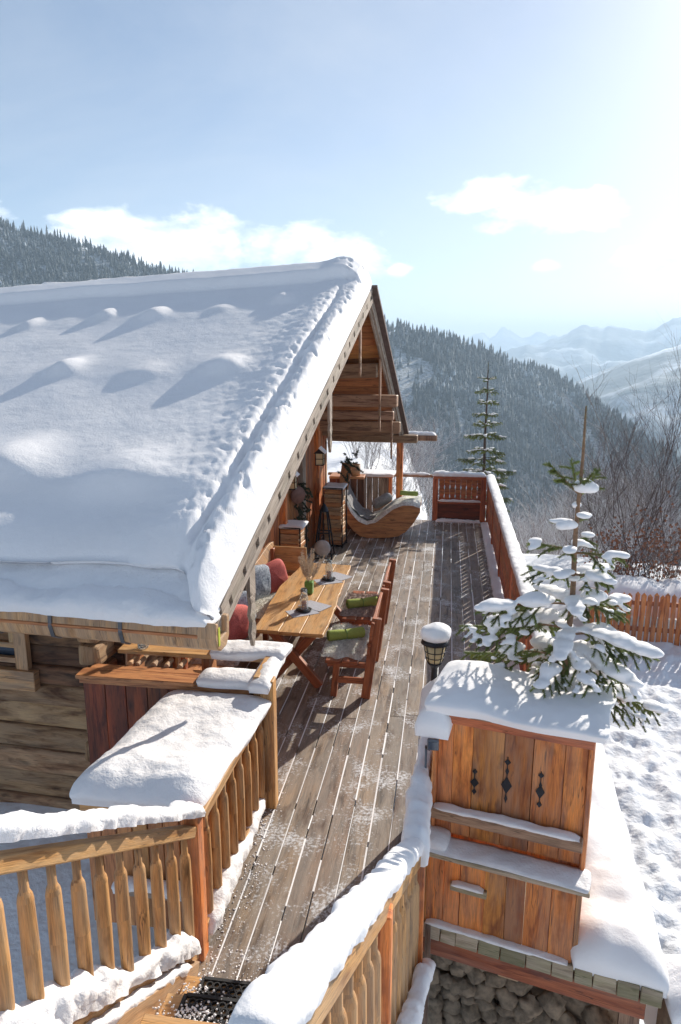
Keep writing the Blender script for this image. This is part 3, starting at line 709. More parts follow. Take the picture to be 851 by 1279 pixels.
# hanging carved boards at purlin ends
def pendant(y,zt,zb,w_=.09):
    h=zt-zb; pr=[(0,.5),(.55,.5),(.62,.3),(.70,.55),(.78,.25),(.86,.5),(.93,.3),(1,.06)]
    m=MB(); 
    for (t0,k0),(t1,k1) in zip(pr[:-1],pr[1:]): m.prism([(-.06,y-k0*w_,zt-t0*h),(-.06,y+k0*w_,zt-t0*h),(-.06,y+k1*w_,zt-t1*h),(-.06,y-k1*w_,zt-t1*h)],(.03,0,0))
    m.build('pendant_board','oldgrey' if y<5 else 'beam',house,bevel=.002)
pendant(.98,2.4,1.42,.14); pendant(3.93,3.5,2.62,.13); pendant(5.9,4.3,3.43,.08); pendant(7.8,3.65,2.45,.09); pendant(9.35,2.7,1.75,.08)
# gutter hewn from a log, with iron straps
m=MB(); prof=[(-.125,.11),(-.135,.0),(-.11,-.08),(-.04,-.12),(.06,-.12),(.12,-.06),(.13,.09),(.08,.09),(.06,-.02),(-.05,-.03),(-.075,.09)]
GY,GZ=.02,1.93
pts=[( -9.0,GY+a,GZ+c+.0) for a,c in prof]; m.prism(pts,(9.08,0,0)); gu=m.build('gutter','gutterw',house,bevel=.01,seg=2)
for x in (-.62,-1.15,-1.62,-2.3): 
    m=MB(); m.prism([(x,GY+a*1.06,GZ+c*1.08) for a,c in prof[:6]]+[(x,GY+a*.98,GZ+c*.95) for a,c in prof[:6]][::-1],(.028,0,0)); m.build('strap','strap',gu)
MB().box((.083,GY-.08,GZ+.0),(.003,.03,.13)).build('moss_mark','yellow',gu)
# far gutter stub, its end standing out past the gable
g2=MB(); g2.prism([(-8.5,11.0+a*.8,1.98+c*.55) for a,c in prof[:7]],(9.2,0,0)); g2.build('far_gutter','beam',house)
# the old ridge sags slightly away from the gable
for o_ in list(bpy.data.objects):
    if o_.parent==house and o_.name.split('.')[0] in ('roof','purlin'):
        for v_ in o_.data.vertices:
            s_,t_=v_.co.y,-v_.co.x; v_.co.z-= .052*max(0,t_)*(0 if s_<0 else (s_/RS if s_<RS else max(0,1-(s_-RS)/4.5)))
# ---- roof snow
BUMPS=[(4.82,4.53,.12,.2),(5.05,3.5,.16,.24),(4.94,2.73,.16,.26),(5.02,1.82,.07,.3),(5.29,1.02,.17,.25),(3.22,3.04,.2,.28),(3.1,2.0,.08,.4),(3.2,1.11,.18,.34),(1.12,2.38,.26,.36),(1.02,1.18,.20,.5),(1.1,3.6,.22,.5),(3.3,4.5,.18,.35),(3.3,6,.18,.35),(5,5.6,.15,.3),(5,6.6,.15,.3),(1.3,5,.22,.5)]
def sagz(s,t): return -.052*max(0,t)*(s/RS if s<RS else max(0,1-(s-RS)/4.5)) if s>0 else 0.
def hsnow(s,t):
    h=.29+.025*FB(s,t,0,.6,3,2)
    for (bs,bt,bh,bw_) in BUMPS:
        ds=s-bs; sg=.17 if ds<0 else .42; q_=.62 if bs>2 else .85; sg=(.13 if ds<0 else .27) if bs>2 else sg; k=math.exp(-((t-bt)/(bw_*q_))**2-(ds/sg)**2*.9); h+=bh*k*(.55 if bs>2 else .5)
    for rs,rh in ((4.9,.008),(3.17,.008),(1.05,.045)):
        ds=s-rs; sg=.2 if ds<0 else .7; h+=rh*math.exp(-(ds/sg)**2)*sm(.35,.8,t)
    # ridge cap
    h+=.15*sm(5.95,6.05,s)*sm(.0,.35,t)
    # groove and rolled strip along the verge
    gpos=.30+.03*N(s,0,0,1.5); gv=math.exp(-((t-gpos)/.045)**2)*(1-sm(5.2,5.7,s)); h-=.065*gv*(1+.9*max(-.8,N(s,t,0,9,4)))
    h+=.04*math.exp(-((t-.17)/.13)**2)*(1-sm(4.5,5.6,s)) + .05*math.exp(-((t-.45)/.2)**2)
    # granular, clumpy texture near the verge and on the crests
    cl=(.22+.78*(1-sm(.3,1.5,t)))*(1-.8*sm(5.6,5.9,s)); h+=.011*cl*FB(s,t,0,7,3,5)+.007*cl*FB(s,t,0,22,2,9)
    pk=N(s,t,5,11,3); h-=.035*max(0,pk-.25)*(1 if .05<t<.6 else 0)*2.4*(1-sm(.4,.6,t))
    return h
m=MB(); 
sv=[];
ds=np.concatenate([np.linspace(0,.45,16,endpoint=False),np.linspace(.45,6.8,230)])
tv=np.concatenate([np.linspace(0,.5,34,endpoint=False),np.linspace(.5,2.2,70,endpoint=False),np.linspace(2.2,9.,120)])
lip=lambda t:.25+.05*FB(t,0,0,1.1,3,8)-.36*math.exp(-((t-.08)/.16)**2)
vid=[]
under=[]
Vv=[];ns=len(ds)
EXTRA=5
for t in tv:
    l=lip(t)
    # verge edge rounding (t small)
    et=min(1,t/.16); er=math.sqrt(max(0,1-(1-et)**2)); tt=t-.035
    et_off=lambda s,hh:(-.025+.03*FB(s,hh*1.5,0,4,3,5))*(1-et)*sm(0,.1,t)
    row=[]
    # underside front curl
    for (a,c) in ((.34,.05),(.12,.07),(.03,.11),(-.01,.16)):
        s=l+a*1.0; row.append((-(tt)+et_off(s,0),s,zr(max(s,-.3))+.03+c*er+(.02 if a>.2 else 0)))
    for d_ in ds:
        s=l+d_; es=min(1,(d_+.02)/.38); f=(.35+.65*math.sqrt(max(0,1-(1-es)**2))); hh=hsnow(max(s,0.0),t)
        cap=6.62
        if s>cap-.0: k=min(1,(s-cap)/.3); hh*=math.sqrt(max(0,1-k*k))
        row.append((-(tt)+et_off(s,hh)- (0),s,(zr(s) if s<RS else ZR-SF*.9*(s-RS))+.02+hh*f*er+sagz(s,t)))
    Vv.append(row)
nrow=len(Vv[0])
for row in Vv: m.v+= [Vector(p) for p in row]
for j in range(len(tv)-1):
    for i in range(nrow-1):
        q=[j*nrow+i,(j+1)*nrow+i,(j+1)*nrow+i+1,j*nrow+i+1]; m.quadface(q,[(0,0)]*4,0,True)
rs=m.build('roof_snow','snowroof'); rs.location=house.location; rs.rotation_euler=house.rotation_euler; stuff(rs,'deep wind sculpted snow blanket covering the near slope of the cabin roof')
snow_slab('roof_snow',H(-8.9,.05,2.07),H(-.03,.05,0)-H(-8.9,.05,0),H(0,.75,zr(.75))-H(0,.05,zr(.05)),.075,'lower step of snow along the eave of the cabin roof',res=.035,edge=.12,wav=.01)
# far slope snow (thin, seen edge-on)
o=snow_slab('roof_snow',H(-8.9,6.75,zr(6.75)+.03),H(.0,6.75,0)-H(-8.9,6.75,0),H(0,11.0,zr(11.0))-H(0,6.75,zr(6.75)),.12,'thin snow on the far slope of the cabin roof',res=.12,wav=.0,bul=.0)
# snow filling the gutter
def guth(t): return .16
gs=snow_strip('gutter_snow',[H(-8.5,.05,2.03),H(-4,.05,2.03),H(-1.5,.05,2.03),H(-.5,.03,2.03),H(0.04,-.01,2.02)],lambda t:.36-.14*sm(.95,1,t),lambda t:.13-.06*sm(.93,1,t),'band of snow filling the hollowed log gutter',seed=41,lump=.25,step=.03,over=.03,mat='snowr')
snow_strip('gutter_snow',[H(-.1,11.0,2.04),H(.68,11.0,2.04)],.14,.07,'snow on the far gutter end sticking out past the gable',seed=42)
# chimney cap behind the ridge
ch=thing('chimney_cap','flat dark vent with a cap of snow just behind the roof ridge','chimney',H(-6.0,8.1,0)); 
MB().box((0,0,4.3),(.5,.4,1.1)).build('stack','oldgrey',ch); MB().box((0,0,4.87),(.62,.5,.04)).build('cap','slate',ch)
snow_slab('chimney_snow',Vector(ch.location)+Vector((-.3,-.24,4.89)),(.6,0,0),(0,.48,0),.1,'snow on the flat chimney cap behind the ridge',res=.05)
# ================================================================== snow covered storage bin beside the stair head
bn=thing('storage_bin','low timber bin buried under a thick slab of snow, inside the level railing','storage bin',(-1.90,4.62,0))
m=MB(); 
for i in range(7): m.box((-.33+i*.108,-.70,.45),(.1,.03,.92),jit=.003)
m.build('front_board','counter',bn,bevel=.003)
for xx in (.34,-.36):
    m=MB()
    for i in range(11): m.box((xx,-.64+i*.13,.45),(.03,.122,.92))
    m.build('side_board','counter',bn,bevel=.003)
MB().box((0,-.02,.93),(.80,1.46,.04)).build('lid','rail',bn,bevel=.004); MB().box((0.0,-.745,.915),(.78,.03,.085)).build('trim','rail',bn,bevel=.004)
MB().box((.1,-.79,.36),(.5,.12,.04)).build('ledge','oldgrey',bn,bevel=.003)
snow_slab('bin_snow',(-2.33,3.86,.95),(.86,-.02,0),(.10,1.46,0),.13,'thick slab of snow with bird prints on the low timber bin',edge=.16,res=.022,seed=4,bul=.05,wav=.02,hf=lambda a,b:.11+.05*math.exp(-((b-.12)/.2)**2))
snow_slab('ledge_snow',(-2.05,3.77,.38),(.48,0,0),(0,.1,0),.05,'snow on the small ledge below the bin',res=.02)
# ================================================================== bar cabinet by the log wall
bc=thing('bar_cabinet','dark red plank bar cabinet with a snowy right end, standing by the log wall','cabinet',(-2.27,5.36,0))
m=MB()
for i in range(8): m.box((-.66+i*.19,0,.52),(.182,.03,.98),jit=.002)
m.build('front_plank','darkred',bc,bevel=.003)
MB().box((-.04,-.02,.045),(1.5,.06,.09)).build('plinth','darkred',bc,bevel=.004)
m=MB()
for i in range(3): m.box((-.75,.07+i*.16,.52),(.03,.152,.98))
m.build('side_plank','darkred',bc)
m=MB(); m.box((-.27,.0,1.085),(1.05,.16,.035),jit=.003); m.box((-.25,.135,1.083),(1.0,.09,.033),jit=.003); m.box((.57,.05,1.085),(.55,.26,.035)); m.build('counter_top','counter',bc,bevel=.005)
MB().box((-.03,-.035,1.04),(1.5,.02,.05)).build('counter_edge','counter',bc,bevel=.003)
m=MB(); m.box((.12,.42,1.15),(1.44,.175,.04),jit=.004); m.box((.17,.52+.075,1.145),(1.3,.14,.04),jit=.004); m.build('upper_shelf','table',bc,bevel=.005)
for x in (-.5,.2,.76): MB().box((x,.48,.56),(.07,.2,1.1)).build('upright','counter',bc)
MB().box((.79,.2,.62),(.05,.55,1.15)).build('end_panel','rail',bc,bevel=.004)
for i in range(5):
    L=MB(); r_=rnd.uniform(.02,.032); x=-.45+i*.12+rnd.uniform(-.03,.03)
    L.tube([(x,.20,1.10),(x+rnd.uniform(-.02,.02),.33,1.105)],[r_,r_*.95],9,smooth=False); o=L.build('split_log','gutterw'); o.location=(-2.27,5.36,0)
    tag(o,'small round of firewood lying in the slot between the two bar counter boards','log','rounds of firewood on the bar counter')
j=thing('glass_jar','clear preserving jar with wire clasp standing empty on the bar shelf','jar',(-2.66,5.77,1.171))
jb=MB(); jb.lathe((0,0,0),[(.001,.003),(.045,.0),(.05,.01),(.05,.10),(.042,.12),(.042,.135),(.039,.135),(.039,.12),(.046,.10),(.046,.012),(.001,.010)],20); jb.build('glass_body','clear',j)
jl=MB(); jl.lathe((.03,0,.14),[(.001,.014),(.035,.012),(.042,.0),(.038,-.004),(.001,-.002)],20); jl.build('lid','clear',j)
jw=MB(); jw.tube([(.044*math.cos(a/8*6.283),.044*math.sin(a/8*6.283),.128) for a in range(9)],.002,5); jw.tube([(.046,0,.128),(.065,0,.15),(.06,0,.165)],.002,5); jw.build('clasp','grey_iron',j)
snow_slab('counter_snow',(-1.98,5.28,1.105),(.58,.0,0),(.0,.24,0),.055,'snow on the lower counter board at the right end of the bar',edge=.07,res=.02,seed=2,bul=.03)
snow_slab('counter_snow',(-2.0,5.68,1.17),(.66,.02,0),(.0,.27,0),.065,'snow on the raised shelf at the right end of the bar',edge=.08,res=.02,seed=8,bul=.03)
snow_slab('counter_snow',(-1.52,5.2,1.12),(.16,0,0),(0,.62,0),.08,'rounded snow drape over the end panel of the bar',edge=.07,res=.02,seed=9,bul=.03)
# ================================================================== plank cabinet on the valley side
CA=R(-13.4)
cb=thing('plank_cabinet','tall orange plank cabinet with two snowy ledges and iron fretwork','cabinet',(-.05,4.26,0),CA)
m=MB(); x=.035
ws=[.10,.13,.20,.18,.19,.135]; 
m.box((.5,.15,1.02),(.96,.02,.98))
for w_ in ws: m.box((x+w_/2,.12,1.04),(w_-.004,.03,.84),jit=.0015); x+=w_
m.build('upper_front','larch',cb,bevel=.002)
m=MB(); x=0.0
for w_ in (.13,.11,.16,.14,.12,.16,.15): m.box((x+w_/2,0.0,.25),(w_-.004,.03,.56),jit=.0015); x+=w_
m.build('lower_front','larch',cb,bevel=.002)
MB().box((.50,.10,1.475),(1.0,.06,.06)).build('head_rail','larch_red',cb,bevel=.004)
m=MB(); m.box((.51,.40,1.525),(1.08,.68,.035)); m.build('lid','beam',cb,bevel=.004)
for xa,xb in ((.985,.985),(.02,.0)):
    m=MB(); m.box((xa,.47,1.0),(.02,.78,.95)); m.box((xb,.42,.27),(.02,.84,.55))
    for i in range(6): m.box((xa,.16+i*.13,1.0),(.03,.125,.95)); m.box((xb,.05+i*.14,.27),(.03,.135,.55))
    m.build('side_board','larch',cb,bevel=.002)
MB().box((.49,.055,.80),(.98,.075,.075)).build('ledge','beam',cb,bevel=.006)
MB().box((.52,.01,.565),(1.05,.20,.03)).build('ledge','shingle',cb,bevel=.004)
MB().box((.30,-.03,.33),(.24,.035,.05)).build('handle_board','shingle',cb,bevel=.004)
def diamonds(x,parts):
    m=MB()
    for (zc,hw,hh) in parts:
        m.prism([(x,.103,zc-hh),(x+hw,.103,zc),(x,.103,zc+hh),(x-hw,.103,zc)],(0,-.006,0))
    m.box((x,.1,sum(p[0] for p in parts)/len(parts)),(.006,.005,max(p[0]+p[2] for p in parts)-min(p[0]-p[2] for p in parts)))
    o=m.build('iron_ornament','iron',cb); return o
diamonds(.285,[(1.12,.016,.02),(1.04,.028,.036),(.975,.015,.022)])
diamonds(.49,[(1.235,.02,.022),(1.17,.012,.03),(1.07,.034,.062),(.975,.010,.035)])
diamonds(.70,[(1.19,.018,.02),(1.12,.010,.03),(1.075,.028,.05),(.985,.016,.022)])
c2w=lambda x,y,z:Vector((-.05+x*math.cos(CA)-y*math.sin(CA),4.26+x*math.sin(CA)+y*math.cos(CA),z))
cU=(c2w(1,0,0)-c2w(0,0,0)); cV=(c2w(0,1,0)-c2w(0,0,0))
snow_slab('cabinet_snow',c2w(-.04,.05,1.54),cU*1.10,cV*.70,.07,'deep uneven cushion of snow on top of the plank cabinet around the spruce',edge=.12,res=.022,seed=31,bul=.04,wav=.03,mat='snow',hf=lambda a,b:.035+.055*math.exp(-((a-.2)/.25)**2)+.02*math.exp(-((a-.8)/.2)**2))
snow_strip('ledge_snow',[c2w(.03,.05,.838),c2w(.96,.05,.838)],.055,.02,'narrow line of snow on the upper ledge of the plank cabinet',seed=33,lump=.3,rough=.006)
snow_slab('ledge_snow',c2w(0,-.075,.582),cU*1.02,cV*.17,.022,'snow on the lower broad ledge of the plank cabinet',edge=.04,res=.018,seed=34,bul=.02)
snow_slab('ledge_snow',c2w(-.03,-.06,.60),cU*.17,cV*.17,.07,'lump of snow at the left end of the lower cabinet ledge',edge=.06,res=.018,seed=35)
snow_strip('ledge_snow',[c2w(.19,-.04,.357),c2w(.40,-.04,.357)],.03,.015,'thin snow on the small handle board',seed=36,lump=.3,rough=.003,mat='snow',taper=.03)
# drape joining the rail corner and the cabinet top
snow_slab('corner_snow',(-.12,5.05,1.03),(.30,-.03,.22),(.0,.38,.05),.12,'rounded snow bridging the lamp post corner and the plank cabinet',edge=.14,res=.022,seed=37,bul=.05,mat='snow')
snow_slab('corner_snow',c2w(-.08,.02,1.38),cU*.20,cV*.33,.17,'heavy snow overhang at the left front corner of the cabinet lid',edge=.1,res=.02,seed=38,bul=.03,mat='snow')
# ---- floodlight and pipe
fl=thing('floodlight','small grey floodlight on a pipe at the left edge of the plank cabinet','floodlight',(-.07,4.34,0))
MB().box((.045,-.08,1.31),(.075,.04,.07)).build('housing','grey_iron',fl,bevel=.006); MB().box((.045,-.1015,1.31),(.06,.003,.055)).build('lens','pane',fl)
m=MB(); m.tube([(.04,-.06,1.275),(.02,-.05,1.255),(-.0,-.02,1.25),(0,0,1.24)],.009,8); m.build('bracket','iron',fl)
m=MB(); m.tube([(0,0,1.25),(0,0,.6),(0.0,0,.05)],.008,8); m.build('pipe','grey_iron',fl)
# ---- lean-to platform: beam, shingle row, stone wall, snow
pf=thing('woodshed_roof','low shingled woodshed roof under the plank cabinet, heaped with snow','roof',(-.05,4.26,0),CA)
m=MB(); x=-.04
while x<1.46:
    w_=rnd.uniform(.10,.17); m.box((x+w_/2,-.045,-.055),(w_-.006,.03,.095),Matrix.Rotation(R(-18),3,'X'),jit=.004); x+=w_
m.build('shingle','shingle',pf,bevel=.004)
m=MB(); 
for i in range(11):
    xe=1.37-.040*i; m.box((xe/2,.06+i*.2,-.03),(xe,.195,.03))
m.build('roof_board','shingle',pf)
MB().beam((-.06,-.0,-.17),(1.42,-.0,-.17),.09,.15).build('beam','larch_red',pf,bevel=.01,seg=2)
MB().beam((.58,.02,-.27),(.58,.5,-.27),.14,.10).build('beam','gutterw',pf,bevel=.008)
MB().box((1.34,.08,-.8),(.12,.12,1.2)).build('post','beam',pf)
snow_slab('woodshed_snow',(.90,3.99,.0),(.53,-.10,-.03),(.14,2.9,0),.22,'thick smooth snow on the woodshed roof to the right of the plank cabinet',edge=.2,res=.03,seed=51,bul=.05,wav=.02,mat='snow',hf=lambda a,b:.20+.16*(1-a)*sm(0,.5,b)+.06*(1-sm(0,.3,b)))
snow_strip('shingle_snow',[c2w(.02,-.03,.0),c2w(.95,-.03,.0)],.04,.02,'thin broken snow along the foot of the plank cabinet',seed=52,lump=.5,rough=.005)
sw=thing('stone_wall','dry stone wall of rough round rocks under the woodshed beam','wall',(-.05,4.50,0),CA)
m=MB(); k=0
z=-1.35
while z<-.30:
    x=-.1+rnd.uniform(0,.08)
    while x<.78 - (.25 if z>-.5 else 0):
        r_=rnd.uniform(.055,.085); m.ball((x,rnd.uniform(-.04,.03),z),(r_*1.15,r_,r_*rnd.uniform(.8,1.05)),12,9,.55,1.8,k); k+=7.7; x+=r_*1.95
    z+=.115
for (x,z) in ((.92,-.62),(1.02,-.8),(.86,-.85),(1.15,-.86),(1.22,-.7),(1.0,-1.0),(1.2,-1.05)):
    m.ball((x,rnd.uniform(.0,.1),z),(.09,.08,.085),12,9,.5,1.8,k); k+=5
m.build('rubble','stone',sw)
MB().box((.6,.45,-.8),(1.5,.7,1.1)).build('earth_fill','stone',sw)
bo=MB(); bo.ball((1.62,3.95,-.42),(.17,.22,.40),16,12,.35,1.6,3); o=bo.build('boulder','stone'); tag(o,'mossy boulder with a snow cap at the lower right corner of the woodshed','boulder')
snow_slab('boulder_snow',(1.46,3.80,-.12),(.34,0,0),(.02,.42,0),.16,'snow cap on the boulder beside the woodshed',edge=.16,res=.03,seed=61)
snow_strip('bank_snow',[(1.62,4.6,-.6),(1.75,4.1,-.75),(1.8,3.5,-.95)],.5,.35,'rounded snow bank running down beside the woodshed',seed=62,lump=.2,taper=.3,mat='snow')
# small twigs poking out of the snow lower right
# ================================================================== lamp on the corner post
lp=thing('post_lantern','dark iron lantern with a dome of snow on the railing corner post','lantern',(-.04,5.42,1.0))
MB().lathe((0,0,0),[(.045,0),(.045,.02),(.026,.035),(.024,.30),(.03,.32),(.05,.345),(.062,.36),(.001,.36)],16).build('stem','iron',lp)
MB().lathe((0,0,.365),[(.052,0),(.062,.02),(.088,.155),(.084,.155),(.058,.02),(.048,.004)],20).build('glass_shade','glass',lp)
m=MB()
for i in range(8):
    a=i*math.pi/4; m.tube([(.056*math.cos(a),.056*math.sin(a),.36),(.066*math.cos(a),.066*math.sin(a),.385),(.093*math.cos(a),.093*math.sin(a),.525)],.0035,5)
for r_,z in ((.074,.41),(.083,.46),(.095,.525)): m.tube([(r_*math.cos(i*.3927),r_*math.sin(i*.3927),z) for i in range(17)],.0035,5)
m.build('cage','iron',lp)
MB().lathe((0,0,.522),[(.10,0),(.115,.005),(.10,.03),(.04,.06),(.001,.065)],20).build('cap','iron',lp)
MB().lathe((0,0,.40),[(.001,0),(.02,.0),(.022,.05),(.012,.08),(.001,.085)],12).build('bulb','white',lp)
m=MB(); m.ball((0,0,0),(.125,.12,.075),22,14,.18,1.4,4); o=m.build('lantern_snow','snow'); o.location=(-.035,5.42,1.605); stuff(o,'plump round snow cap on the iron lantern')
# ================================================================== picnic table and benches
tb=thing('picnic_table','long varnished plank table with live edges and crossed red brown legs','table',(-1.66,8.65,0))
def plank(x0f,x1f,y0,y1,z,th,n=26):
    m=MB(); L=[];Rr=[]
    for i in range(n+1):
        y=y0+(y1-y0)*i/n; L.append(Vector((x0f(y),y,z))); Rr.append(Vector((x1f(y),y,z)))
    for i in range(n):
        b=len(m.v); q=[L[i],Rr[i],Rr[i+1],L[i+1]]; q2=[p-Vector((0,0,th)) for p in q]; m.v+=q+q2; uv=lambda p:(p.y+x0f(0)*9,p.x)
        m.quadface([b,b+1,b+2,b+3],[uv(p) for p in q]); m.quadface([b+7,b+6,b+5,b+4],[uv(p) for p in q2][::-1])
        m.quadface([b,b+3,b+7,b+4],[(q[0].y,0),(q[3].y,0),(q[3].y,th),(q[0].y,th)]); m.quadface([b+2,b+1,b+5,b+6],[(q[2].y,0),(q[1].y,0),(q[1].y,th),(q[2].y,th)])
        if i==0: m.quadface([b+1,b,b+4,b+5],[(0,0),(.3,0),(.3,th),(0,th)])
        if i==n-1: m.quadface([b+3,b+2,b+6,b+7],[(0,0),(.3,0),(.3,th),(0,th)])
    return m
e1=lambda y:-.40-.05*math.sin((y+1.3)*1.15)**2-.015*N(y,0,0,3)+.04*sm(.2,1.2,y)
e2=lambda y:.38+.03*N(y,4,0,1.6)+.012*N(y,9,0,6)-.03*sm(.3,1.3,y)
plank(e1,lambda y:-.12,-1.33,1.30,.76,.042).build('table_plank','table',tb,weld=True,bevel=.004)
plank(lambda y:-.112,lambda y:.125,-1.35,1.30,.76,.042).build('table_plank','table',tb,weld=True,bevel=.004)
plank(lambda y:.133,e2,-1.36,1.27,.76,.042).build('table_plank','table',tb,weld=True,bevel=.004)
for y in (-1.08,1.0):
    m=MB(); m.beam((-.30,y,.71),(.30,y,0.01),.10,.075,(0,1,0)); m.build('leg','redleg',tb,bevel=.006)
    m=MB(); m.beam((.30,y+.08,.71),(-.30,y+.08,0.01),.10,.075,(0,1,0)); m.build('leg','redleg',tb,bevel=.006)
    MB().box((0,y+.04,.68),(.66,.09,.06)).build('batten','redleg',tb,bevel=.004)
MB().beam((0,-1.05,.36),(0,1.0,.36),.05,.10).build('stretcher','redleg',tb,bevel=.004)
def fur(name,mtx,w,d,th,mat,label,n=2600,tl=.03,seed=1):
    m=MB(); rg=random.Random(seed)
    def f(a,b):
        x=(a-.5)*w*(1+.15*N(b*2,seed,0,2)); y=(b-.5)*d*(1+.15*N(a*2,seed+4,0,2)); e=min(a,1-a)*w; e2_=min(b,1-b)*d; k=math.sqrt(min(1,e/.06))*math.sqrt(min(1,e2_/.06)); return Vector((x,y,th*k*(1+.5*FB(x,y,0,6,3,seed))))
    m.grid(f,24,24)
    for _ in range(n):
        a,b=rg.random(),rg.random(); p=f(a,b); d_=Vector((rg.gauss(0,.8)+ (a-.5)*1.6,rg.gauss(0,.8)+(b-.5)*1.6,.55)).normalized()*tl*rg.uniform(.6,1.3); s=d_.orthogonal().normalized()*.0028
        i=len(m.v); m.v+=[p-s,p+s,p+d_]; m.quadface([i,i+1,i+2],[(0,0)]*3)
    for v in m.v: v[:]=mtx@v
    o=m.build(name,mat); tag(o,label,'fur throw'); return o
T=Matrix.Translation
def roll(loc,axis,L,r,label):
    ax=Vector(axis).normalized(); rt=thing('rolled_blanket',label,'blanket',loc); a=-ax*L/2; b_=ax*L/2
    ts=[0,.01,.06,.35,.5,.65,.94,.99,1]; rs=[.85,.97,1.03,1.0,.93,1.0,1.04,.97,.85]
    m=MB(); m.tube([a.lerp(b_,t)+Vector((0,0,.003*math.sin(t*9))) for t in ts],[r*q for q in rs],18); m.build('felt_roll','green',rt)
    m=MB(); s=ax.orthogonal().normalized(); u_=ax.cross(s)
    for e in (a-ax*.002,b_+ax*.002): m.tube([e+(s*math.cos(k*.5)+u_*math.sin(k*.5))*(r*.85*(1-k/40)) for k in range(36)],.0035,4)
    m.build('spiral_edge','vasegreen',rt); m=MB()
    m.tube([a.lerp(b_,.5)+(s*math.cos(k*.3927)+u_*math.sin(k*.3927))*r*.97 for k in range(17)],.005,5); m.build('tie','vasegreen',rt); return rt
def bench(y0,L,label):
    b=thing('garden_bench',label,'bench',(-1.0,y0,0))
    m=MB(); m.box((-.17,L/2,.43),(.17,L,.035)); m.box((.02,L/2,.43),(.17,L,.035)); m.build('seat','redleg',b,bevel=.006)
    for y in (.06,L-.06):
        m=MB(); m.beam((.19,y,0),(.31,y,.95),.065,.10,(1,0,0)); m.build('rear_post','redleg',b,bevel=.005)
        m=MB(); m.beam((-.17,y,0),(-.13,y,.415),.06,.07,(1,0,0)); m.build('front_leg','redleg',b,bevel=.005)
        m=MB(); m.beam((-.15,y,.20),(.2,y,.20),.035,.07,(0,0,1)); m.build('stretcher','redleg',b,bevel=.004)
        m=MB(); m.beam((-.24,y,.385),(.23,y,.385),.035,.06); m.build('seat_bearer','redleg',b,bevel=.004)
    m=MB(); m.beam((.262,-.05,.83),(.262,L+.02,.83),.035,.20,(.12,0,.92)); m.beam((.228,-.04,.60),(.228,L+.01,.60),.03,.13,(.12,0,.92)); m.build('backrest','redleg',b,bevel=.006)
    return b
bench(7.32,1.12,'near wooden bench with a high back, under pale fur and a green blanket roll')
bench(8.60,1.12,'farther wooden bench with a high back, brownish fur on its seat')
fur('fur_throw',T((-1.08,7.86,.45)),.46,.92,.035,'fur','shaggy pale fur throw on the near bench seat',4200,.04,3)
fur('fur_throw',T((-1.08,9.12,.45)),.44,.85,.03,'furd','brownish fur throw on the farther bench seat',3000,.035,4)
roll((-1.10,7.86,.545),(1,.45,0),.44,.062,'green rolled felt blanket lying on the near bench fur')
roll((-1.04,8.98,.54),(1,.5,0),.42,.06,'green rolled felt blanket lying on the farther bench fur')
# wall bench on the left with backrest
wb=thing('wall_bench','long light wood bench with rounded backrest along the cabin wall','bench',(-2.50,6.75,0),R(-3))
MB().box((0,1.75,.43),(.50,3.5,.045)).build('seat','counter',wb,bevel=.008)
m=MB()
def bkt(y): return .93+.05*math.sin(y*4.2)
pp=[(-.27,y,.55) for y in (0,3.55)][::1]
prof=[(-.27,0,.55),(-.27,3.55,.55)]+[(-.27,3.55-i*.1775,bkt(3.55-i*.1775)) for i in range(21)]
m.prism(prof,(.035,0,0)); m.build('backrest','gutterw',wb,bevel=.005)
for y in (.1,1.75,3.4):
    MB().box((.18,y,.205),(.07,.07,.41)).build('leg','redleg',wb,bevel=.004); MB().box((-.22,y,.45),(.07,.07,.9)).build('leg','redleg',wb,bevel=.004)
m=MB(); m.box((0.02,3.53,.72),(.52,.04,.36)); m.build('end_board','table',wb,bevel=.01,seg=2)
fur('fur_throw',T((-2.42,7.5,.455)),.5,1.0,.04,'furd','brown fur throw on the near end of the wall bench',3600,.04,7)
fur('fur_throw',T((-2.38,9.0,.455)),.5,1.2,.04,'fur','pale fur throw on the far part of the wall bench',3000,.04,8)
def pillow(loc,rot,w_,h_,t_,mat,label):
    def f(u,v):
        a=u*2*math.pi; t=(v-.5)*math.pi; ct=max(0,math.cos(t)); sx=math.copysign(abs(math.cos(a))**.55,math.cos(a)); sy=math.copysign(abs(math.sin(a))**.55,math.sin(a)); k=ct**.45
        p=Vector((sx*k*w_/2,sy*k*h_/2,math.sin(t)*t_/2)); p*=1+.03*N(p.x,p.y,p.z,9,w_*30); p.z+=.012*N(p.x,p.y,0,14,h_*9); return p
    m=MB(); m.grid(f,36,18); o=m.build('pillow',mat); o.location=loc; o.rotation_euler=rot; tag(o,label,'pillow'); return o
pillow((-2.37,7.62,.70),(R(86),R(14),R(62)),.46,.44,.16,'red','plump red pillow at the near end of the wall bench')
pillow((-2.42,7.90,.72),(R(86),R(-6),R(50)),.50,.48,.14,'bluegrey','pale blue grey pillow tucked behind the near red pillow')
pillow((-2.48,9.10,.71),(R(84),R(8),R(62)),.48,.48,.14,'bluegrey','blue grey patterned pillow in the middle of the wall bench')
pillow((-2.33,9.42,.70),(R(84),R(-12),R(60)),.44,.46,.16,'red','dusky red pillow leaning against the blue one farther back')
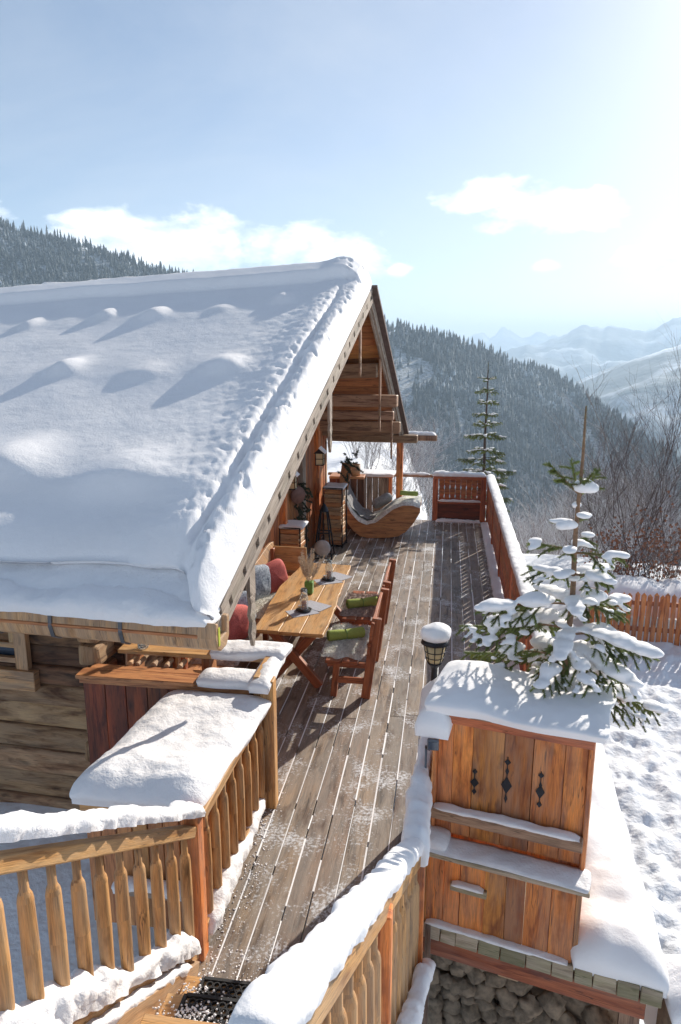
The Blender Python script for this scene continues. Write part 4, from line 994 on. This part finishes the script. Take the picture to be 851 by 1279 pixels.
# things on the table
for i,(x,y,a,lab) in enumerate(((-1.63,7.93,.6,'grey napkin laid cornerwise under the near candle jar'),(-1.52,8.16,-.5,'second grey napkin crossing the near one'),(-1.52,9.14,.5,'grey napkin under the far candle jar'),(-1.42,9.36,-.6,'grey napkin at the far end of the table'))):
    o=MB().box((0,0,.0015),(.34,.24,.003)).build('napkin','napkin'); o.location=(x,y,.761+.0032*(i%2)); o.rotation_euler=(0,0,a); tag(o,lab,'napkin')
for (x,y,lab) in ((-1.62,7.98,'near glass candle holder on a black plate'),(-1.52,9.2,'far glass candle holder on a black plate')):
    c=thing('candle_holder',lab,'candle holder',(x,y,.768)); MB().lathe((0,0,0),[(.001,0),(.085,.0),(.1,.012),(.09,.014),(.001,.012)],24).build('plate','iron',c)
    MB().lathe((0,0,.013),[(.05,0),(.052,.15),(.040,.19),(.038,.26),(.036,.26),(.037,.19),(.048,.15),(.046,.004)],18).build('glass_chimney','clear',c); MB().lathe((0,0,.014),[(.001,0),(.03,0),(.03,.10),(.001,.10)],14).build('candle','redleg',c)
v=thing('flower_vase','square green vase holding dried pampas grass on the table','vase',(-1.68,8.62,.762))
MB().box((0,0,.08),(.10,.10,.16),taper=1.1).build('vase_body','vasegreen',v,bevel=.012,seg=2)
m=MB(); m2=MB()
for i in range(34):
    a=rnd.uniform(0,6.28); tlt=rnd.uniform(.05,.55); L=rnd.uniform(.28,.46); d_=Vector((math.cos(a)*tlt,math.sin(a)*tlt,1)).normalized(); p0=Vector((0,0,.1))
    m.tube([p0,p0+d_*L*.6],.0022,4)
    for k in range(110):
        t=.42+.62*rnd.random(); p=p0+d_*L*t; e=Vector((rnd.gauss(0,1),rnd.gauss(0,1),rnd.uniform(.2,1.2))).normalized()*rnd.uniform(.025,.06)*(1.3-t*.8); s=e.orthogonal().normalized()*.0035; q=len(m2.v); m2.v+=[p-s,p+s,p+e]; m2.quadface([q,q+1,q+2],[(0,0)]*3)
m.build('stem','pampas',v); m2.build('plume','pampas',v)
# ================================================================== firewood racks, lounger and porch things
def rack(x,y,w_,d_,h,rz,label,n):
    r_=thing('firewood_rack',label,'firewood rack',(x,y,0),rz)
    m=MB()
    for sx in (-1,1):
        for sy in (-1,1): m.box((sx*w_/2,sy*d_/2,h/2),(.022,.022,h))
    for z in (.04,h-.01):
        for sy in (-1,1): m.box((0,sy*d_/2,z),(w_,.02,.02))
        for sx in (-1,1): m.box((sx*w_/2,0,z),(.02,d_,.02))
    m.build('frame','iron',r_)
    for i in range(n):
        z=.06+(i+.5)*(h-.1)/n; q=MB()
        q.box((rnd.uniform(-.008,.008),0,z),(w_-.035,d_-.03,(h-.1)/n-.008),Matrix.Rotation(rnd.uniform(-.02,.02),3,'Y'),jit=.006); q.build('split_log','gutterw' if i%3 else 'counter',r_,bevel=.006)
    return r_
rack(-2.52,11.55,.36,.42,.93,R(-4),'nearer black framed firewood rack standing full against the plank wall',10)
rack(-2.14,13.72,.38,.42,1.2,R(-4),'farther black framed firewood rack right beside the lounger',13)
snow_slab('rack_snow',(-2.72,11.35,.93),(.4,0,0),(0,.42,0),.03,'dusting of snow on top of the nearer firewood rack',res=.03,edge=.05)
snow_slab('rack_snow',(-2.34,13.52,1.2),(.4,0,0),(0,.42,0),.03,'dusting of snow on top of the farther firewood rack',res=.03,edge=.05)
lg=thing('lounger','curved wooden rocking lounger draped with fur and grey blankets','lounger',(-1.35,14.75,0))
top=[(-.80,1.08),(-.74,1.0),(-.66,.80),(-.55,.58),(-.40,.42),(-.22,.33),(-.05,.38),(.12,.52),(.32,.68),(.52,.76),(.72,.78),(.86,.72)]
bot=[(.86,.58),(.74,.36),(.58,.16),(.42,.06),(.2,.02),(-.2,.0),(-.36,.03),(-.5,.14),(-.66,.34),(-.76,.56),(-.82,.85)]
for yy in (-.40,.36):
    m=MB(); m.prism([(x,yy,z) for x,z in top+bot],(0,.04,0)); m.build('side_panel','counter',lg,bevel=.006)
def crv(t,tab):
    k=t*(len(tab)-1); i=min(len(tab)-2,int(k)); f=k-i; return (tab[i][0]*(1-f)+tab[i+1][0]*f,tab[i][1]*(1-f)+tab[i+1][1]*f)
m=MB(); m.grid(lambda u,v_:(crv(u,top)[0],-.34+.70*v_,crv(u,top)[1]-.05),40,4); m.build('seat_slats','counter',lg)
m=MB(); m.grid(lambda u,v_:(crv(u,top)[0]+.01*N(u*9,v_*6,0),-.47+.94*v_,crv(u,top)[1]+.03+.03*N(u*7,v_*6,2)-.07*(1 if abs(v_-.5)>.47 else 0)),60,24); o=m.build('fur_throw','fur'); o.location=lg.location; tag(o,'long pale fur throw following the curve of the wooden lounger','fur throw')
m=MB(); m.grid(lambda u,v_:(crv(.12+u*.42,top)[0]+.05*v_,-.40+.62*v_,crv(.12+u*.42,top)[1]+.075+.05*N(u*5,v_*5,7)),30,16); o=m.build('blanket','greycloth'); o.location=lg.location; tag(o,'grey woollen blanket lying in the hollow of the lounger','blanket')
pillow((-1.30,14.75,.72),(R(-25),R(-30),R(10)),.46,.5,.16,'greycloth','dark grey pillow in the hollow of the wooden lounger')
roll((-.74,14.70,.90),(1,.1,-.05),.36,.05,'green rolled felt blanket on the raised foot of the lounger')
# porch cabinets
pc=thing('porch_cabinet','weathered plank cabinet with a snowy top behind the lounger','cabinet',(-1.52,15.75,0))
m=MB()
for i in range(5): m.box((-.26+i*.13,-.25,.55),(.124,.03,1.05))
for i in range(4): m.box((.33,-.19+i*.13,.55),(.03,.125,1.05))
m.build('plank','oldgrey',pc,bevel=.003); MB().box((0,0,1.11),(.78,.62,.05)).build('top','counter',pc,bevel=.005)
for x in (-.33,.33): MB().box((x,-.27,.55),(.07,.05,1.1)).build('corner_post','larch',pc,bevel=.004)
snow_slab('porch_snow',(-1.9,15.42,1.135),(.78,0,0),(0,.6,0),.04,'thin snow on the weathered porch cabinet',res=.04,edge=.06)
p2=thing('porch_counter','dark wooden counter under the gable at the far end of the terrace','counter',(-2.1,15.3,0)); MB().box((0,0,1.13),(.75,.5,.05)).build('top','counter',p2,bevel=.004)
m=MB(); 
for i in range(5): m.box((-.3+i*.15,-.2,.55),(.145,.03,1.1))
m.build('front_plank','darkred',p2)
MB().lathe((0,0,0),[(.001,0),(.10,0),(.11,.24),(.10,.24),(.09,.02),(.001,.02)],18).build('wooden_bucket','gutterw').location=(-1.93,15.25,1.156)
tag(bpy.data.objects['wooden_bucket'],'small light wooden bucket on the porch counter','bucket')
# potted fir sprays
def sprays(name,mtx_loc,n,rx,rz_,label,needle='needled',cat='greenery'):
    m=MB(); t=MB(); 
    for _ in range(n):
        p=Vector((rnd.gauss(0,rx*.35),rnd.gauss(0,rx*.3),rnd.uniform(-rz_/2,rz_/2))); d_=Vector((rnd.uniform(.1,1),rnd.uniform(-1,.3),rnd.uniform(-.9,.3))).normalized(); L=rnd.uniform(.1,.22)
        t.tube([p,p+d_*L],.002,4)
        for k in range(60):
            q=p+d_*L*(k/60); e=(Vector((rnd.gauss(0,1),rnd.gauss(0,1),rnd.gauss(0,1)))+d_*1.2).normalized()*.045; s=e.orthogonal().normalized()*.008; i=len(m.v); m.v+=[q-s,q+s,q+e]; m.quadface([i,i+1,i+2],[(0,0)]*3)
    r_=thing(name,label,cat,mtx_loc); m.build('needles',needle,r_); t.build('twig','barkd',r_); return r_
sprays('fir_garland',H(-1.5,7.85,1.0),60,.25,1.0,'dark fir garland hanging beside the plank wall post')
sprays('fir_arrangement',(-1.90,13.7,1.60),26,.3,.5,'arrangement of fir branches hanging on the dark porch wall')
def wall_lantern(loc,label,s=1.):
    l=thing('wall_lantern',label,'lantern',loc); MB().box((0,0,0),(.13*s,.13*s,.20*s)).build('glass_box','glass',l)
    m=MB()
    for sx in (-1,1):
        for sy in (-1,1): m.box((sx*.066*s,sy*.066*s,0),(.014*s,.014*s,.2*s))
    m.box((0,0,-.105*s),(.15*s,.15*s,.015)); m.box((0,0,0),(.135*s,.135*s,.012)); m.build('frame','iron',l)
    m=MB(); m.prism([(-.1*s,-.1*s,.1*s),(.1*s,-.1*s,.1*s),(0,-.1*s,.19*s)],(0,.2*s,0)); m.build('roof','iron',l); 
    m=MB(); m.beam((-.004,-.1*s,.198*s),(.115*s,-.1*s,.10*s),.012,.012); m.box((.055*s,0,.157*s),(.15*s,.2*s,.02),Matrix.Rotation(R(42),3,'Y')); m.build('snow_cap','snow',l); return l
wall_lantern((-2.20,12.4,1.93),'dark house shaped lantern high on the grey post')
wall_lantern((-2.30,10.5,1.85),'pale house shaped lantern on the nearer wall post',.95)
pq=MB(); pq.lathe((0,0,0),[(.001,.02),(.15,.02),(.155,0),(.001,0)],28); o=pq.build('round_plaque','plaque'); o.location=H(-1.5,7.6,1.33)+Vector((.06,0,0)); o.rotation_euler=(R(90),0,R(48)); tag(o,'round dark wooden plaque hanging on the plank wall','plaque')
ob=thing('obelisk_lantern','tall tapered black metal floor lantern between the firewood racks','lantern',(-2.2,12.8,0))
m=MB()
for sx in (-1,1):
    for sy in (-1,1): m.beam((sx*.17,sy*.17,0),(sx*.06,sy*.06,.9),.02,.02)
for z,r_ in ((.03,.17),(.5,.11),(.9,.06)):
    for s in (-1,1): m.box((0,s*r_,z),(2*r_,.02,.02)); m.box((s*r_,0,z),(.02,2*r_,.02))
m.build('frame','iron',ob); MB().lathe((0,0,.9),[(.09,0),(.03,.12),(.001,.15)],12).build('cap','iron',ob); MB().lathe((0,0,.03),[(.001,0),(.05,0),(.05,.25),(.001,.25)],14).build('candle','white',ob)
dd=thing('disc_ornament','pale round disc ornament on a thin stake behind the table','ornament',(-2.15,12.3,0))
MB().ball((0,0,.33),(.15,.07,.15),24,16).build('disc','disc',dd); MB().lathe((0,0,0),[(.001,.03),(.1,.03),(.1,0),(.012,.02),(.012,.2),(.001,.2)],12).build('stand','iron',dd)
ch=thing('leaning_board','carved wooden backrest board leaning by the porch wall','board',(-1.95,13.95,1.2)); 
m=MB(); m.beam((-.06,0,-.1),(.02,0,.42),.05,.2,(1,0,0)); m.build('board','counter',ch,bevel=.01)
# ================================================================== spruces
def spruce(name,loc,H_,whorls,label,nl=.022,nstep=.006,mat='needle',snow=True,seed=1,lean=(0,0),rt=.022,snowlabel='',bark='bark',nw=.0016,voxel=.014,leader=.35,blob=1.,nq=3,front=0,fz=.7):
    rg=random.Random(seed); root=thing(name,label,'tree',loc)
    tr=MB(); m=MB(); bt=MB(); blobs=MB()
    def tp(z): t=z/H_; return Vector((lean[0]*t+.012*N(0,0,z,2.2,seed),lean[1]*t+.012*N(5,0,z,2.2,seed),z))
    tr.tube([tp(H_*i/24) for i in range(25)],[rt*(1-i/24)**.7+.0045 for i in range(25)],9); tr.build('trunk',bark,root)
    def needles(p0,p1,n_l,dens=1.,uponly=False):
        d=(p1-p0); L=d.length; d.normalize(); x=d.orthogonal().normalized(); y=d.cross(x); k=max(2,int(L/nstep*dens))
        for i in range(k):
            p=p0+(p1-p0)*((i+rg.random())/k)
            for q in range(nq):
                a=rg.uniform(0,6.283); e=(x*math.cos(a)+y*math.sin(a)); e.z-=.1; dd=(e*.75+d*.75).normalized()*n_l*rg.uniform(.7,1.15); s=d.cross(e).normalized()*nw; b=len(m.v); m.v+=[p-s,p+s,p+dd]; m.quadface([b,b+1,b+2],[(0,0)]*3)
    needles(tp(H_*.86),tp(H_*.995),nl*.7,.5)
    def branch(z,az_,L,el,droop,sub,heavy):
        if front and math.sin(az_)<-.35: L*=1-front*min(1,(-.35-math.sin(az_))/.4); z+=.03
        p=tp(z); d=Vector((math.cos(az_)*math.cos(el),math.sin(az_)*math.cos(el),math.sin(el))); P=[p.copy()]; n=9; dirs=[]
        for i in range(n):
            t=(i+1)/n; dd=(d+Vector((0,0,-droop*math.sin(t*2.2)+ .25*droop*max(0,t-.6)))).normalized(); p=p+dd*L/n; P.append(p.copy()); dirs.append(dd)
        bt.tube(P,[.0065*(1-i/n)+.002 for i in range(n+1)],5)
        for i in range(1 if L<.4 else 2,n): needles(P[i],P[i+1],nl)
        tw=[]
        if sub:
            k=int(L/.052)
            for i in range(k):
                t=.22+.76*(i+.5)/k; q=t*n; a=int(q); q0=P[a].lerp(P[min(n,a+1)],q-a); D=dirs[min(n-1,a)]; side=Vector((-D.y,D.x,0)).normalized()*(1 if i%2 else -1)
                l2=L*.42*(1-t)**.7*rg.uniform(.75,1.15)+.05; e=(side*.8+D*.75+Vector((0,0,-.10-.3*droop))).normalized(); q1=q0+e*l2+Vector((0,0,-.34*l2)); qm=q0.lerp(q1,.5)+Vector((0,0,.04*l2))
                bt.tube([q0,qm,q1],[.003,.0025,.0015],4,cap=False); needles(q0,qm,nl*.9); needles(qm,q1,nl*.85); tw.append((q0,q1,l2))
                if l2>.14:
                    for s_ in (-1,1):
                        e2=(e+side.cross(Vector((0,0,1)))*.7*s_).normalized(); r1_=qm+e2*l2*.38; r1_.z-=.02; needles(qm,r1_,nl*.8); tw.append((qm,r1_,l2*.4))
        if snow:
            # heaps of snow on the upper side of the branch
            for i in range(1,n+1):
                t=i/n
                if rg.random()<heavy*(.55+.5*t):
                    w_=(.022+.040*math.sin(t*2.6))*blob*rg.uniform(.7,1.35)*min(1.2,.55+L); p0=P[i-1].lerp(P[i],.5)
                    blobs.ball(p0+Vector((rg.gauss(0,.008),rg.gauss(0,.008),w_*.55)),(w_*1.5,w_*1.35,w_*fz),9,6,.2,3,rg.random()*40)
                    blobs.ball(P[i]+Vector((0,0,w_*.4)),(w_*1.4,w_*1.2,w_*fz),9,6,.2,3,rg.random()*40)
            for (a,b_,l2) in tw:
                if rg.random()<heavy*.5 and l2>.07:
                    for t in (.3,.6,.85):
                        w_=(.017+.02*rg.random())*blob*(1.15-t*.5); c=a.lerp(b_,t)+Vector((0,0,w_*.5)); blobs.ball(c,(w_*1.5,w_*1.4,w_*fz),8,6,.2,3,rg.random()*40)
        return P
    for (z,n,L,el,dr,heavy) in whorls:
        a0=rg.uniform(0,6.28)
        for i in range(n):
            branch(z+rg.uniform(-.03,.03),a0+i*6.283/n+rg.uniform(-.25,.25),L*rg.uniform(.78,1.15),el+rg.uniform(-.12,.12),dr,L>.2,heavy)
    m.build('needles',mat,root); bt.build('branches',bark,root)
    if snow and blobs.v:
        o=blobs.build('tree_snow','snow'); o.location=loc; stuff(o,snowlabel)
        rm=o.modifiers.new('r','REMESH'); rm.mode='VOXEL'; rm.voxel_size=voxel; rm.use_smooth_shade=True
        s_=o.modifiers.new('s','SMOOTH'); s_.factor=.6; s_.iterations=3
    return root
spruce('spruce_tree',(.86,4.78,1.45),2.0,[(.13,6,.80,.16,.60,.55),(.30,6,.76,.16,.52,.6),(.48,5,.66,.14,.45,.62),(.66,5,.54,.14,.36,.62),(.86,4,.40,.16,.3,.62),(1.04,4,.27,.2,.2,.6),(1.22,3,.15,.25,.1,.5),(1.40,5,.27,.80,-.1,.0)],'young spruce loaded with heaps of snow growing in the foreground cabinet planter',seed=4,lean=(.02,.06),snowlabel='plump heaps of snow weighing down the boughs of the foreground spruce',rt=.020,nl=.030,nw=.0026,nstep=.0042,nq=6,blob=.80,front=.5,fz=.6,voxel=.010)
m=MB()
for (x,y,z,r_) in ((.90,4.83,2.93,.065),(.94,4.82,2.92,.05),(.865,4.84,2.80,.032),(.81,4.8,2.675,.05),(.77,4.79,2.665,.04),(.845,4.81,2.67,.035)): m.ball((x,y,z),(r_*1.1,r_,r_*.72),14,10,.2,2,x*9)
o=m.build('tree_snow','snow'); stuff(o,'snow balls caught in the upper forks of the foreground spruce')
rm=o.modifiers.new('r','REMESH'); rm.mode='VOXEL'; rm.voxel_size=.01; rm.use_smooth_shade=True; s_=o.modifiers.new('s','SMOOTH'); s_.factor=.6; s_.iterations=4
gz=ground_z(.95,16.9)
wh=[]; z=0
Ht=3.55-gz
for i in range(16):
    t=i/16; zz=.6+(Ht-.75)*t; L=.78*(1-t)**.8+.10; wh.append((zz+rg.uniform(-.06,.06),5,L*rg.uniform(.8,1.15),.0+.35*t,.22,.5))
spruce('spruce_tree',(.88,17.0,gz),Ht,wh,'slender dark spruce with snowy boughs behind the far corner of the deck railing',nl=.055,nstep=.02,mat='needle',seed=9,snowlabel='thin snow on the boughs of the slender spruce at the far deck corner',rt=.05,bark='barkd',nw=.008,voxel=.018,blob=.45)
# ================================================================== bare shrubs and saplings
def shrub(h,n0,spread,seed,twmat,lev=4,upright=.9,thick=.016,sub=5,leaf=0):
    rg=random.Random(seed); m=MB(); lv=MB()
    def grow(p,d,L,r,k):
        n=4; P=[p.copy()]; dd=d.copy()
        for i in range(n):
            dd=(dd+Vector((rg.gauss(0,.11),rg.gauss(0,.11),rg.gauss(0,.06)+.05*upright))).normalized(); p=p+dd*L/n; P.append(p.copy())
        m.tube(P,[r*(1-.55*i/n) for i in range(n+1)],3 if k<lev-1 else 4,cap=False)
        if k<=0:
            if leaf and rg.random()<leaf:
                q=P[-1]; b=len(lv.v); s=.03; lv.v+=[q,q+Vector((s,rg.gauss(0,s),-s)),q+Vector((0,rg.gauss(0,s),-2*s)),q+Vector((-s,0,-s))]; lv.quadface([b,b+1,b+2,b+3],[(0,0)]*4)
            return
        for i in range(sub):
            t=.25+.75*(i+rg.random())/sub; q=t*n; a=min(n-1,int(q)); q0=P[a].lerp(P[a+1],q-a); perp=Vector((rg.gauss(0,1),rg.gauss(0,1),rg.gauss(0,.5))).normalized(); nd_=(dd*.75+perp*.62+Vector((0,0,.25*upright))).normalized()
            grow(q0,nd_,L*rg.uniform(.42,.62),r*.5,k-1)
    for i in range(n0):
        a=rg.uniform(0,6.28); d=Vector((math.cos(a)*spread*rg.random(),math.sin(a)*spread*rg.random(),1)).normalized(); grow(Vector((rg.gauss(0,.12),rg.gauss(0,.12),-.1)),d,h*rg.uniform(.6,1.),thick*rg.uniform(.7,1.1),lev-1)
    return m,lv
def shrub_thing(name,h,n0,spread,seed,mat,label,loc,rz,group=None,**k):
    m,lv=shrub(h,n0,spread,seed,mat,**k); r_=thing(name,label,'shrub',loc,rz,group); m.build('stems',mat,r_)
    if lv.v: lv.build('leaves','leafb',r_)
    return r_
M['leafb']=plain('leaf_brown',(.30,.13,.07),.8,0,.5,9)
def gl(x,y,dz=0): return (x,y,ground_z(x,y)+dz)
def at(px_,Y):  # world x of a photo column at distance Y (approx, eye level)
    return Y*math.tan(math.atan((px_-425.5)/922.)-yaw)
T1=shrub_thing('bare_sapling',4.3,5,.30,1,'twig','tallest clump of thin bare saplings beyond the picket fence near the right edge',gl(at(812,17),17),0,'bare saplings beyond the fence',upright=.9,thick=.017,sub=5)
T2=shrub_thing('bare_sapling',3.0,5,.5,2,'twig','clump of bare saplings beyond the fence, second tallest, left of the tallest',gl(at(770,18),18),.5,'bare saplings beyond the fence',upright=.8,thick=.014)
T3=shrub_thing('frosted_shrub',2.4,9,.9,3,'twigf','x',gl(at(700,24),24),0,'frosted shrubs on the slope',upright=.5,thick=.02)
T4=shrub_thing('frosted_shrub',3.0,8,.8,4,'twigf','x',gl(at(660,30),30),0,'frosted shrubs on the slope',upright=.6,thick=.022,lev=4,sub=6)
for i,(px_,Y,src,s,rz_,lab) in enumerate([(846,15.5,T2,.95,2.1,'bare sapling clump closest to the fence, cut by the right edge of the photo'),(735,19.5,T2,.72,4,'smaller bare sapling clump at the left end of the sapling row'),(792,21,T1,.85,3,'bare sapling clump standing a little behind the tallest one'),(756,23,T1,.62,1.2,'thin low bare sapling clump farthest back in the row'),(835,19,T1,.9,5.1,'tall bare sapling clump behind the one at the right edge')]):
    c=copy_tree(src); c.location=gl(at(px_,Y),Y); c.scale=(s,s,s); c.rotation_euler[2]=rz_; c['label']=lab
spots=[(700,24,T3,1.,0),(660,30,T4,1.,0),(730,22,T3,.9,1),(765,20.5,T4,.75,2),(800,19,T3,.95,3),(838,18,T4,.8,4),(680,27,T4,.8,5),(715,31,T3,1.2,6),(750,29,T4,1.1,7),(785,27,T3,1.2,8),(820,26,T4,1.1,9),(850,24,T3,1.1,10),(640,40,T4,1.2,11),(690,38,T3,1.3,12),(735,40,T4,1.3,13),(780,38,T3,1.4,14),(825,37,T4,1.3,15),(650,52,T3,1.5,16),(705,55,T4,1.6,17),(765,52,T3,1.6,18),(830,50,T4,1.6,19),(555,30,T3,.8,20),(520,34,T4,.9,21),(500,44,T3,1.,22),(540,52,T4,1.1,23),(470,40,T4,1.,24),(620,62,T3,1.6,25),(670,70,T4,2.,26),(735,75,T3,2.1,27),(800,72,T4,2.,28),(512,24,T3,.6,29),(548,23,T4,.5,30),(462,26,T3,.8,31),(482,22,T3,.6,32),(498,27,T4,.7,33),(533,36,T4,.9,34),(447,30,T4,.9,35),(518,46,T3,1.1,36)]
where=['just below the yard','lower down the slope','well down the slope','far down the slope']
for i,(px_,Y,src,s,rz_) in enumerate(spots):
    c=src if i<2 else copy_tree(src); c.location=gl(at(px_,Y),Y,-.1); c.scale=(s,s,s); c.rotation_euler[2]=rz_
    c['label']='frosted bare shrub on the open slope left of the deck corner' if px_<600 else 'frosted bare shrub in the tangle on the wooded slope right of the deck'
    c['group']='frosted shrubs left of the deck corner' if px_<600 else 'frosted shrubs in the tangle right of the deck'
# arching snowy branch and rusty hedge along the fence
T5=shrub_thing('rusty_shrub',1.3,10,1.0,6,'twig','low shrub with rusty dead leaves behind the picket fence at its left end',gl(at(800,15),15.2),0,'rusty shrubs behind the fence',upright=.3,thick=.010,leaf=.22)
for i,(px_,Y,s,lab) in enumerate(((845,14.9,1.,'low shrub with rusty dead leaves behind the fence near the right edge'),(872,15.4,1.1,'low rusty leaved shrub at the very right edge behind the fence'))):
    c=copy_tree(T5); c.location=gl(at(px_,Y),Y); c.scale=(s,s,s); c.rotation_euler[2]=i*2+1; c['label']=lab
# ================================================================== picket fence
fx0,fx1,fy=2.75,6.4,13.1
pfz=thing('picket_fence','orange brown picket fence crossing the snowy yard below the saplings','fence',(fx0,fy,0),R(-3))
n=34
for i in range(n):
    x=(fx1-fx0)*i/n; z=ground_z(fx0+x,fy); m=MB(); h=.84+rnd.uniform(-.02,.03); m.box((0,0,h/2-.05),(.082,.022,h+.1),jit=.004); m.prism([(-.041,-.011,h),(.041,-.011,h),(0,-.011,h+.05)],(0,.022,0)); o=m.build('picket','larch',pfz); o.location=(x,0,z+.02); o.rotation_euler=(0,rnd.uniform(-.02,.02),0)
for dz in (.22,.72): MB().beam((0,.03,ground_z(fx0,fy)+dz),(fx1-fx0,.03,ground_z(fx1,fy)+dz),.035,.08).build('fence_rail','larch_red',pfz)
for x in (0,1.9,3.8): MB().box((x,.08,ground_z(fx0+x,fy)+.42),(.1,.1,1.0)).build('fence_post','beam',pfz)
snow_strip('fence_snow',[(fx0-.3,fy+1.0,ground_z(fx0,fy+1)+.35),(fx1+1,fy+.9,ground_z(fx1,fy+1)+.35)],1.3,.5,'long snow bank lying behind the picket fence',seed=71,lump=.25,step=.12,taper=.6,mat='snow')
